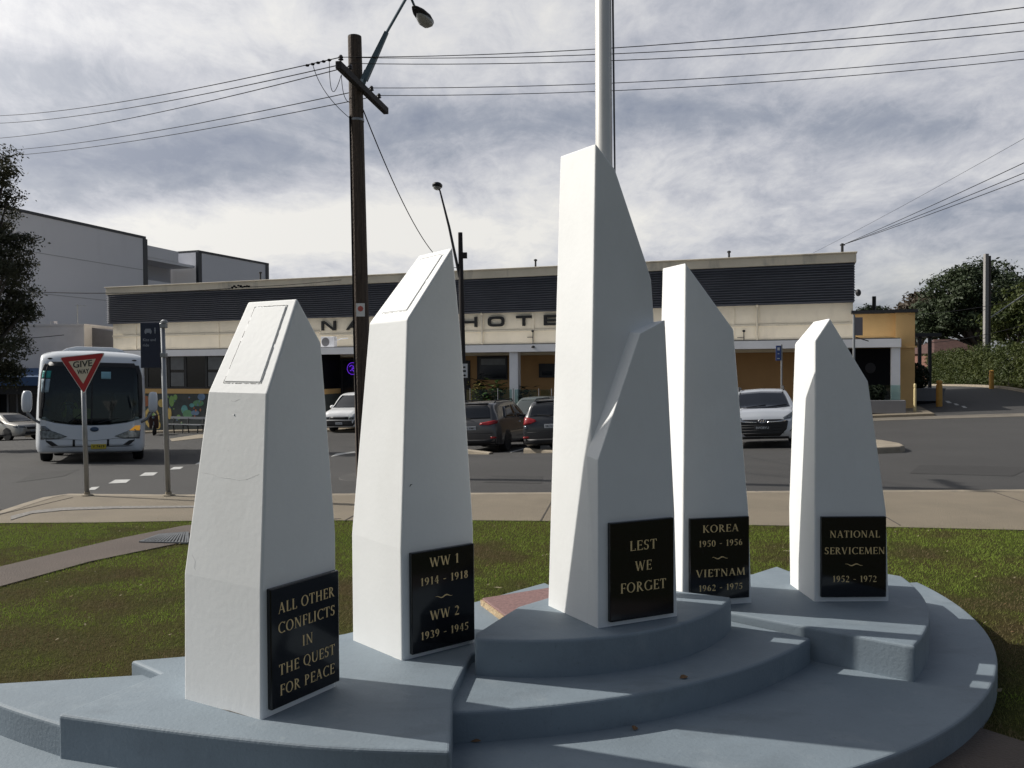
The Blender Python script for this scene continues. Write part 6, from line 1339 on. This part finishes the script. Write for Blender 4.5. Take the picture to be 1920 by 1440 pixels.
# grey wagon and black hatchback seen from behind, parked nose to the hotel
def wagon_rear(label, L, W, H, m, lights, txt):
    b = hatch_body(L, W, H, hood=.95, belt=1.02, hoodlen=1.05, rear='suv', zb=.26)
    t = thing('parked_car', label, 'car', (0, 0, 0), 0, 'cars parked and driving by the hotel'); b.mb.obj('body', m, t, smooth=True); k = W / 1.85; h = H - 1.65
    b.decal('rear_window', 'B', [(-.64 * k, 1.12), (.64 * k, 1.12), (.58 * k, 1.45 + h), (.5 * k, 1.53 + h), (-.5 * k, 1.53 + h), (-.58 * k, 1.45 + h)], M['darkglass'], t, .006, 6)
    b.decal('windscreen', 'F', [(-.64, 1.07), (.64, 1.07), (.55, 1.45 + h), (.5, 1.52 + h), (-.5, 1.52 + h), (-.55, 1.45 + h)], M['darkglass'], t, .006, 6)
    side_windows(b, t, L, W, H, 1.02, 1.5, L - .75, L * .52, rslope=.7)
    for sg in (-1, 1):
        if lights == 'wide': b.decal('tail_light', 'B', [(.30 * sg, .93), (.62 * sg, .91), (.84 * sg, .96), (.86 * sg, 1.06), (.70 * sg, 1.05), (.32 * sg, .99)], M['taillight'], t, .012, 5)
        else:
            b.decal('tail_light', 'B', [(.42 * sg, .98), (.62 * sg, .90), (.84 * sg, .88), (.84 * sg, 1.10), (.70 * sg, 1.10), (.46 * sg, 1.03)], M['taillight'], t, .014, 5)
            b.decal('reversing_light', 'B', [(.70 * sg, .76), (.80 * sg, .76), (.82 * sg, .86), (.72 * sg, .86)], M['headlight'], t, .012, 4)
        b.decal('reflector', 'B', [(.66 * sg, .50), (.84 * sg, .50), (.84 * sg, .55), (.66 * sg, .55)], M['taillight'], t, .012, 4)
        mirror(t, sg * W * .46, 1.5, 1.08, m)
        for y in (.92, L - .95): wheel(t, sg * (W / 2 - .12), y, .345, .23, sg)
        mb = MB(); x = sg * W * .33; mb.tube([(x, 1.95, H - .04), (x, 2.05, H + .04), (x, L - .8, H + .02), (x, L - .6, H - .05)], .02, 6); mb.obj('roof_rail', M['plastic'], t)
    b.decal('lower_bumper', 'B', [(-.8 * k, .28), (.8 * k, .28), (.82 * k, .47), (-.82 * k, .47)], M['plastic'], t, .01, 5)
    b.decal('tailgate_seam', 'B', [(-.72 * k, .66), (.72 * k, .66), (.72 * k, .672), (-.72 * k, .672)], M['plastic'], t, .004, 4)
    plate(t, b, 'B', 0, .83, .37, .11, M['plate_w'], txt, M['signblack'], .02)
    mb = MB(); mb.span((-.5 * k, L - .5, H - .07), (.5 * k, L - .26, H - .035)); mb.obj('roof_spoiler', m, t, bevel=.01)
    p, n_ = b.hit('B', .0, 1.1); mb = MB(); mb.tube([(.0, p.y + .03, 1.13), (.4, p.y - .02, 1.16)], .012, 5); mb.obj('wiper', M['plastic'], t)
    arches(b, t, (.92, L - .95), .345, W); return t
for lab, px, py, Ld in (('grey wagon seen from behind, parked nose in toward the hotel', 884, 850, 4.55),):
    w1 = wagon_rear(lab, Ld, 1.86, 1.64, M['greycar'], 'wide', 'EL 59MV'); stand(w1, px, py, R(163), False, Ld)
w2 = wagon_rear('black hatchback with round red tail lights seen from behind beside the grey wagon', 4.3, 1.82, 1.60, M['darkcar'], 'round', 'DK 73 QB'); stand(w2, 1036, 849, R(163), False, 4.3)
# dark green-grey car nosing toward the viewer behind them
def sedan(label, m, rear='hatch', L=4.3, W=1.76, H=1.46):
    b = hatch_body(L, W, H, hood=.82, belt=.92, rear=rear); t = thing('parked_car', label, 'car', (0, 0, 0), 0, 'cars parked and driving by the hotel'); b.mb.obj('body', m, t, smooth=True)
    b.decal('windscreen', 'F', [(-.66, .97), (.66, .97), (.56, H - .16), (.5, H - .1), (-.5, H - .1), (-.56, H - .16)], M['darkglass'] if rear == 'sedan' else mat('sky_lit_windscreen', (.05, .06, .06), .06), t, .006, 6); side_windows(b, t, L, W, H, .92, 1.3, L - (1.35 if rear == 'sedan' else .7), L * .52, rslope=.9)
    if rear == 'sedan': b.decal('rear_window', 'B', [(-.58, 1.02), (.58, 1.02), (.5, 1.33), (-.5, 1.33)], M['darkglass'], t, .006, 6)
    for sg in (-1, 1):
        b.decal('headlight', 'F', [(.44 * sg, .62), (.74 * sg, .66), (.76 * sg, .78), (.5 * sg, .74)], M['headlight'], t, .01, 5)
        b.decal('headlight_side', 'R' if sg > 0 else 'L', [(.12, .62), (.42, .70), (.46, .76), (.2, .74)], M['headlight'], t, .01, 5)
        b.decal('tail_light', 'B', [(.5 * sg, .75), (.74 * sg, .75), (.72 * sg, .9), (.5 * sg, .9)], M['taillight'], t, .012, 5); mirror(t, sg * W * .46, 1.3, .98, m)
        for y in (.85, L - .85): wheel(t, sg * (W / 2 - .11), y, .31, .2, sg)
    b.decal('grille', 'F', [(-.36, .56), (.36, .56), (.4, .68), (-.4, .68)], M['grille'], t, .01, 5); b.decal('air_intake', 'F', [(-.5, .32), (.5, .32), (.46, .44), (-.46, .44)], M['grille'], t, .01, 5)
    plate(t, b, 'F', 0, .48, .36, .1, M['plate_w'], 'CA 40 RN', M['signblack'], .02); arches(b, t, (.85, L - .85), .31, W); return t
gc = sedan('grey green car with its windscreen facing the viewer, behind the grey wagon', M['greencar'], H=1.66); stand(gc, 974, 829, R(-22))
sc_ = sedan('champagne silver sedan at the far left beside the coach', M['champagne'], 'sedan', 4.5, 1.75, 1.45)
p = P(64, 824); f = np.array([math.sin(R(68)), -math.cos(R(68))]); sit(sc_, p[0], p[1], R(68))

# white van
def van():
    L, W, H = 5.0, 1.9, 1.97; w = W / 2; zb = .26
    st = [(0, zb + .14, .78, .84, w * .8, w * .76, w * .55), (.08, zb + .04, .92, .99, w * .92, w * .88, w * .66), (.3, zb, 1.02, 1.12, w * .99, w * .95, w * .74), (.75, zb, 1.1, 1.24, w, w * .97, w * .8), (1.1, zb, 1.12, 1.55, w, w * .975, w * .8), (1.5, zb, 1.14, 1.86, w, w * .975, w * .78), (1.9, zb, 1.14, H - .02, w, w * .975, w * .79), (2.6, zb, 1.14, H, w, w * .975, w * .8), (4.6, zb, 1.14, H - .01, w, w * .97, w * .8), (4.92, zb + .02, 1.12, H - .1, w * .97, w * .94, w * .78), (5.0, zb + .1, 1.05, H - .4, w * .9, w * .88, w * .74)]
    b = Body(*car_rings(st)); t = thing('white_van', 'white van with black lower bumper standing behind the utility pole', 'van', (0, 0, 0)); b.mb.obj('body', M['vanwhite'], t, smooth=True)
    b.decal('windscreen', 'F', [(-.76, 1.22), (.76, 1.22), (.66, 1.7), (.6, 1.82), (-.6, 1.82), (-.66, 1.7)], M['darkglass'], t, .006, 6)
    b.decal('lower_bumper', 'F', [(-.74, .34), (.74, .34), (.84, .44), (.84, .62), (-.84, .62), (-.84, .44)], M['plastic'], t, .012, 6); b.decal('grille', 'F', [(-.52, .66), (.52, .66), (.52, .79), (-.52, .79)], M['grille'], t, .012, 5)
    for sg, ax in ((1, 'R'), (-1, 'L')):
        b.decal('headlight', 'F', [(.54 * sg, .66), (.8 * sg, .66), (.82 * sg, .80), (.54 * sg, .79)], M['headlight'], t, .012, 5); b.decal('headlight_side', ax, [(.12, .66), (.40, .70), (.42, .82), (.18, .80)], M['headlight'], t, .012, 5)
        b.decal('bumper_side', ax, [(.1, .40), (.55, .40), (.55, .70), (.1, .74)], M['plastic'], t, .012, 5)
        b.decal('side_window', ax, [(1.25, 1.2), (2.2, 1.2), (2.2, 1.72), (1.78, 1.72)], M['darkglass'], t, .006, 5); mirror(t, sg * .92, 1.2, 1.25, M['vanwhite'], 1.3)
        for y in (.95, 4.0): wheel(t, sg * (w - .11), y, .34, .22, sg)
        b.decal('door_seam', ax, [(2.26, .4), (2.275, .4), (2.275, 1.75), (2.26, 1.75)], M['plastic'], t, .004, 3)
    plate(t, b, 'F', 0, .47, .37, .11, M['plate_w'], 'CV 61 HT', M['signblack'], .025); arches(b, t, (.95, 4.0), .34, W); return t
vn = van(); stand(vn, 636, 812, R(-18))

# coach
def coach():
    L, W, H = 8.4, 2.48, 2.86; w = W / 2
    def rg(k, zb, zt, tp=.9): return [(0, zb), (w * k * .86, zb), (w * k * .97, zb + .06), (w * k, zb + .22), (w * k, .9), (w * k, 1.25), (w * k * .985, max(1.45, zt * .66)), (w * k * .955, zt - .22), (w * k * tp, zt - .07), (w * k * .62, zt), (0, zt + .03)]
    ys = [0, .06, .16, .30, .48, .75, 1.2, 3, 6, 8.2, 8.4]
    rs = [rg(.80, .40, 1.85), rg(.90, .29, 2.25), rg(.955, .26, 2.5), rg(.985, .25, 2.68), rg(1, .27, 2.78), rg(1, .34, 2.83), rg(1, .34, H), rg(1, .34, H), rg(1, .34, H), rg(.98, .36, H - .04), rg(.9, .5, H - .3)]
    b = Body(ys, rs, 5, 3)
    t = thing('white_coach', 'white coach with large dark windscreen and one amber indicator lit, coming toward the viewer', 'bus', (0, 0, 0))
    ws = [(-1.14, 1.10), (-.8, 1.0), (-.4, .945), (0, .93), (.4, .945), (.8, 1.0), (1.14, 1.10), (1.15, 1.6), (1.12, 2.2), (1.06, 2.44), (.9, 2.5), (0, 2.52), (-.9, 2.5), (-1.06, 2.44), (-1.12, 2.2), (-1.15, 1.6)]
    fa = []                                                              # the shell is open behind the windscreen
    for f in b.mb.f:
        c = np.mean([b.mb.v[i] for i in f], 0); nn = np.array(b.mb.v[f[0]])
        if len(f) == 4 and c[1] < .9 and inpoly(np.array([c[0]]), np.array([c[2]]), [(x * .97, 1.75 + (z - 1.75) * .96) for x, z in ws])[0]: continue
        if len(f) > 4 and c[1] < .2: continue
        fa.append(f)
    full = b.mb.f; b.mb.f = fa; b.mb.m = [0] * len(fa)
    # lower nose panel closes the front below the glass
    b.mb.obj('body', M['bus_white'], t, smooth=True); b.mb.f = full
    b.decal('front_panel', 'F', [(-.97, .415), (.97, .415), (1.0, 1.12), (.8, 1.02), (.4, .965), (0, .95), (-.4, .965), (-.8, 1.02), (-1.0, 1.12)], M['bus_white'], t, .002, 6)
    b.decal('windscreen', 'F', ws, M['glass'], t, .006, 6)
    bl_ = MB()
    for i in range(len(ws)):                                             # black glazing border
        a, c = np.array(ws[i]), np.array(ws[(i + 1) % len(ws)]); 
    for sg in (-1, 1): b.decal('glazing_border', 'F', [(1.15 * sg, 1.12), (1.075 * sg, 1.12), (1.045 * sg, 2.2), (.98 * sg, 2.46), (1.06 * sg, 2.46), (1.13 * sg, 2.2), (1.16 * sg, 1.6)], M['plastic'], t, .010, 6)
    b.decal('glazing_border', 'F', [(-1.0, 2.40), (1.0, 2.40), (.95, 2.515), (-.95, 2.515)], M['plastic'], t, .010, 6)
    b.decal('centre_bar', 'F', [(-.02, .95), (.02, .95), (.02, 2.42), (-.02, 2.42)], M['plastic'], t, .010, 6)
    # inside
    mb = MB(); mb.span((-1.1, .5, .8), (1.1, 1.0, 1.02)); mb.span((-1.12, .35, .45), (1.12, 8.0, .6)); mb.obj('dashboard', M['plastic'], t, bevel=.02)
    mb = MB(); mb.span((-1.1, 4.0, .6), (1.1, 4.05, 2.7)); mb.obj('cabin_lining', M['black'], t)
    for x in (-.62, .15, .7):
        mb = MB(); mb.span((x - .24, 2.2, .6), (x + .24, 2.7, 1.1)); mb.span((x - .24, 2.6, 1.1), (x + .24, 2.75, 1.85)); mb.obj('seat', M['seatcloth'], t, bevel=.05)
    mb = MB(); mb.tube([(-.58 + .22 * math.cos(a), .95 + .1 * math.sin(a), 1.28 + .2 * math.sin(a)) for a in np.linspace(0, 2 * np.pi, 20)], .018, 6); mb.tube([(-.58, .95, 1.28), (-.58, .85, .95)], .03, 6); mb.obj('steering_wheel', M['plastic'], t)
    mb = MB(); mb.span((-.42, .42, 1.10), (-.02, .43, 1.36)); mb.obj('yellow_card', M['card'], t)
    b.decal('sticker', 'F', [(-1.10, 2.1), (-.92, 2.1), (-.90, 2.28), (-1.08, 2.28)], M['teal'], t, .012, 4); b.decal('sticker', 'F', [(-1.11, 1.75), (-.95, 1.75), (-.92, 2.08), (-1.10, 2.08)], mat('pale_blue_sticker', (.30, .40, .46), .6), t, .012, 4); b.decal('sticker', 'F', [(.20, 2.1), (.42, 2.1), (.42, 2.28), (.20, 2.28)], mat('light_blue_sticker', (.22, .42, .50), .6), t, .012, 4)
    # lamps, bumper, details
    for sg in (-1, 1):
        hl = b.decal('headlight', 'F', [(.52 * sg, .66), (.72 * sg, .60), (1.10 * sg, .60), (1.12 * sg, .82), (.95 * sg, .84), (.70 * sg, .74)], M['headlight'], t, .012, 6)
        for x, z, r in ((.95, .70, .075), (.78, .67, .06)):
            p_, n_ = b.hit('F', x * sg, z); mb = MB(); mb.lathe([(0, -.02), (r, -.02), (r, .02), (r * .8, .03), (0, .03)], 16, (p_.x, p_.y + .004, p_.z), 'Y'); mb.obj('lamp', M['headlight'], hl)
        b.decal('indicator', 'F', [(.86 * sg, .80), (1.10 * sg, .80), (1.11 * sg, .93), (1.0 * sg, .92)], M['amber'] if sg > 0 else M['headlight'], t, .014, 5)
        b.decal('air_slot', 'F', [(.72 * sg, .44), (.86 * sg, .43), (.97 * sg, .53), (.98 * sg, .57), (.86 * sg, .55)], M['plastic'], t, .008, 5)
        b.decal('tow_cover', 'F', [(.38 * sg - .025, .42), (.38 * sg + .025, .42), (.38 * sg + .025, .58), (.38 * sg - .025, .58)], M['plastic'], t, .014, 3)
        p_, n_ = b.hit('F', .95 * sg, 2.60); mb = MB(); mb.blob((p_.x, p_.y - .01, p_.z), (.06, .03, .02), 8, 5); mb.obj('marker_lamp', M['amber'] if 0 else M['plastic'], t)
        mb = MB(); x = 1.40 * sg; mb.blob((0, 0, 0), (.115, .10, .27), 14, 10); mb.v = [(math.copysign(min(abs(v[0]) * 1.12, .11), v[0]) + x, v[1] - .05, math.copysign(min(abs(v[2]) * 1.15, .26), v[2]) + 1.52) for v in mb.v]; mo_ = mb.obj('side_mirror', M['bus_white'], t, smooth=True, bevel=0)
        mb = MB(); mb.tube([(1.12 * sg, .12, 1.0), (1.25 * sg, -.02, 1.08), (1.36 * sg, -.05, 1.22), (1.40 * sg, -.05, 1.3)], .035, 8); mb.obj('mirror_arm', M['steel'], mo_)
        for y in (1.9, 6.3): wheel(t, sg * (w - .14), y, .42, .26, sg)
        ax = 'R' if sg > 0 else 'L'; b.decal('side_window', ax, [(.9, 1.35), (8.0, 1.35), (8.0, 2.3), (1.05, 2.3)], M['darkglass'], t, .006, 6)
    b.decal('bumper_seam', 'F', [(-1.1, .585), (-.55, .60), (0, .545), (.55, .60), (1.1, .585), (1.1, .591), (.55, .606), (0, .551), (-.55, .606), (-1.1, .591)], M['plastic'], t, .008, 5)
    p_, n_ = b.hit('F', .1, .83); mb = MB(); mb.blob((.07, p_.y - .012, .835), (.10, .02, .06), 16, 8); mb.obj('emblem', mat('dark_blue_emblem', (.05, .08, .13), .3, .4), t, smooth=True)
    plate(t, b, 'F', .17, .405, .34, .12, M['plate_y'], 'V 7419', M['signblack'], .03)
    for s_, e in (((-.5, 1.02), (-.1, 1.32)), ((.15, .99), (.62, 1.12))):
        pp = [b.hit('F', s_[0] + (e[0] - s_[0]) * k / 8, s_[1] + (e[1] - s_[1]) * k / 8) for k in range(9)]; mb = MB(); mb.tube([q[0] + Vector((0, -.025, 0)) for q in pp if q[0]], .012, 5); mb.obj('wiper', M['plastic'], t)
    mb = MB(); mb.add([(x, y, z) for y in (1.3, 3.6) for x, z in ((-.78, H + .005), (-.66, H + .09), (-.42, H + .15), (.42, H + .15), (.66, H + .09), (.78, H + .005))], [(0, 1, 2, 3, 4, 5), (11, 10, 9, 8, 7, 6)] + [(i, i + 6, i + 7, i + 1) for i in range(5)]); mb.obj('roof_air_conditioner', M['bus_white'], t, bevel=.03)
    arches(b, t, (1.9, 6.3), .42, W); return t
ch = coach(); stand(ch, 170, 868, R(25))
# driver of the coach: one continuous skinned body
def skin_body(name, m, joints, edges, parent=None):
    me = bpy.data.meshes.new(name); me.from_pydata([j[0] for j in joints], edges, []); o = bpy.data.objects.new(name, me); C.objects.link(o)
    sk = o.modifiers.new('skin', 'SKIN'); lay = me.skin_vertices if me.skin_vertices else None
    bpy.context.view_layer.update()
    if not me.skin_vertices: 
        bpy.context.view_layer.objects.active = o
    for v, j in zip(me.skin_vertices[0].data, joints): v.radius = (j[1], j[1] * (j[2] if len(j) > 2 else 1))
    me.skin_vertices[0].data[0].use_root = True
    sb = o.modifiers.new('sub', 'SUBSURF'); sb.levels = 1; sb.render_levels = 2; me.materials.append(m)
    if parent: o.parent = parent
    return o
dv_ = thing('person', 'coach driver in a yellow hi vis vest seen dimly behind the windscreen', 'person', (0, 0, 0))
dv_.location = ch.location; dv_.rotation_euler = ch.rotation_euler
J = [((-.58, 1.95, 1.0), .15), ((-.58, 1.93, 1.25), .15), ((-.58, 1.9, 1.48), .15), ((-.58, 1.89, 1.62), .06), ((-.58, 1.87, 1.74), .09), ((-.58, 1.86, 1.84), .08),
     ((-.78, 1.9, 1.50), .07), ((-.84, 1.72, 1.28), .055), ((-.70, 1.28, 1.36), .04), ((-.66, 1.06, 1.42), .035), ((-.38, 1.9, 1.50), .07), ((-.32, 1.72, 1.28), .055), ((-.46, 1.28, 1.36), .04), ((-.50, 1.06, 1.42), .035),
     ((-.70, 1.55, .98), .09), ((-.70, 1.4, .66), .06), ((-.46, 1.55, .98), .09), ((-.46, 1.4, .66), .06)]
try:
    bdy = skin_body('body', M['skin'], J, [(0, 1), (1, 2), (2, 3), (3, 4), (4, 5), (2, 6), (6, 7), (7, 8), (8, 9), (2, 10), (10, 11), (11, 12), (12, 13), (0, 14), (14, 15), (0, 16), (16, 17)], dv_)
except Exception as ex:
    print('driver body', ex)
mb = MB(); mb.blob((-.58, 1.92, 1.34), (.235, .175, .27), 14, 10); mb.obj('shirt', M['shirt'], dv_, smooth=True)
for sg in (-1, 1): mb = MB(); mb.blob((-.58 + sg * .13, 1.82, 1.33), (.075, .12, .23), 10, 8); mb.obj('hi_vis_vest', M['hiviz'], dv_, smooth=True)
mb = MB(); mb.blob((-.58, 1.89, 1.84), (.10, .11, .08), 12, 8); mb.obj('hair', M['hair'], dv_, smooth=True)
# motor scooter parked beside the bench
p = P(287, 817); ms = thing('motor_scooter', 'dark red motor scooter parked behind the coach beside the mural', 'scooter', (0, 0, 0)); sit(ms, p[0], p[1] + .1, R(20))
mb = MB(); mb.add([(x, y, z) for x, s_ in ((-.17, 1), (.17, 1)) for y, z in ((.35, .35), (.3, .62), (.5, .80), (1.15, .86), (1.5, .72), (1.45, .45), (1.0, .32))], [tuple(range(7)), tuple(range(13, 6, -1))] + [(i, i + 7, (i + 1) % 7 + 7, (i + 1) % 7) for i in range(7)]); mb.obj('body', M['scooter'], ms, bevel=.05)
mb = MB(); mb.span((-.15, .55, .86), (.15, 1.3, .95)); mb.obj('seat', M['plastic'], ms, bevel=.04)
mb = MB(); mb.add([(x * .22, y, z) for x in (-1, 1) for y, z in ((.12, .35), (-.02, 1.0), (.04, 1.02), (.2, .35))], [(0, 1, 2, 3), (7, 6, 5, 4), (0, 4, 5, 1), (1, 5, 6, 2), (2, 6, 7, 3), (3, 7, 4, 0)]); mb.obj('leg_shield', M['scooter'], ms, bevel=.02)
mb = MB(); mb.tube([(-.34, .1, 1.06), (0, .0, 1.0), (.34, .1, 1.06)], .02, 6); mb.obj('handlebar', M['plastic'], ms); mb = MB(); mb.blob((0, -.05, .9), (.08, .04, .07), 10, 6); mb.obj('headlight', M['headlight'], ms, smooth=True)
for y in (0.0, 1.2):
    mb = MB(); mb.lathe([(.1, -.05), (.24, -.05), (.27, -.02), (.27, .02), (.24, .05), (.1, .05)], 20, (0, y, .27), 'X'); o = mb.obj('wheel', M['tyre'], ms)
mb = MB(); mb.tube([(0, 0, .27), (0, .1, .95)], .03, 6); mb.obj('fork', M['steel'], ms)
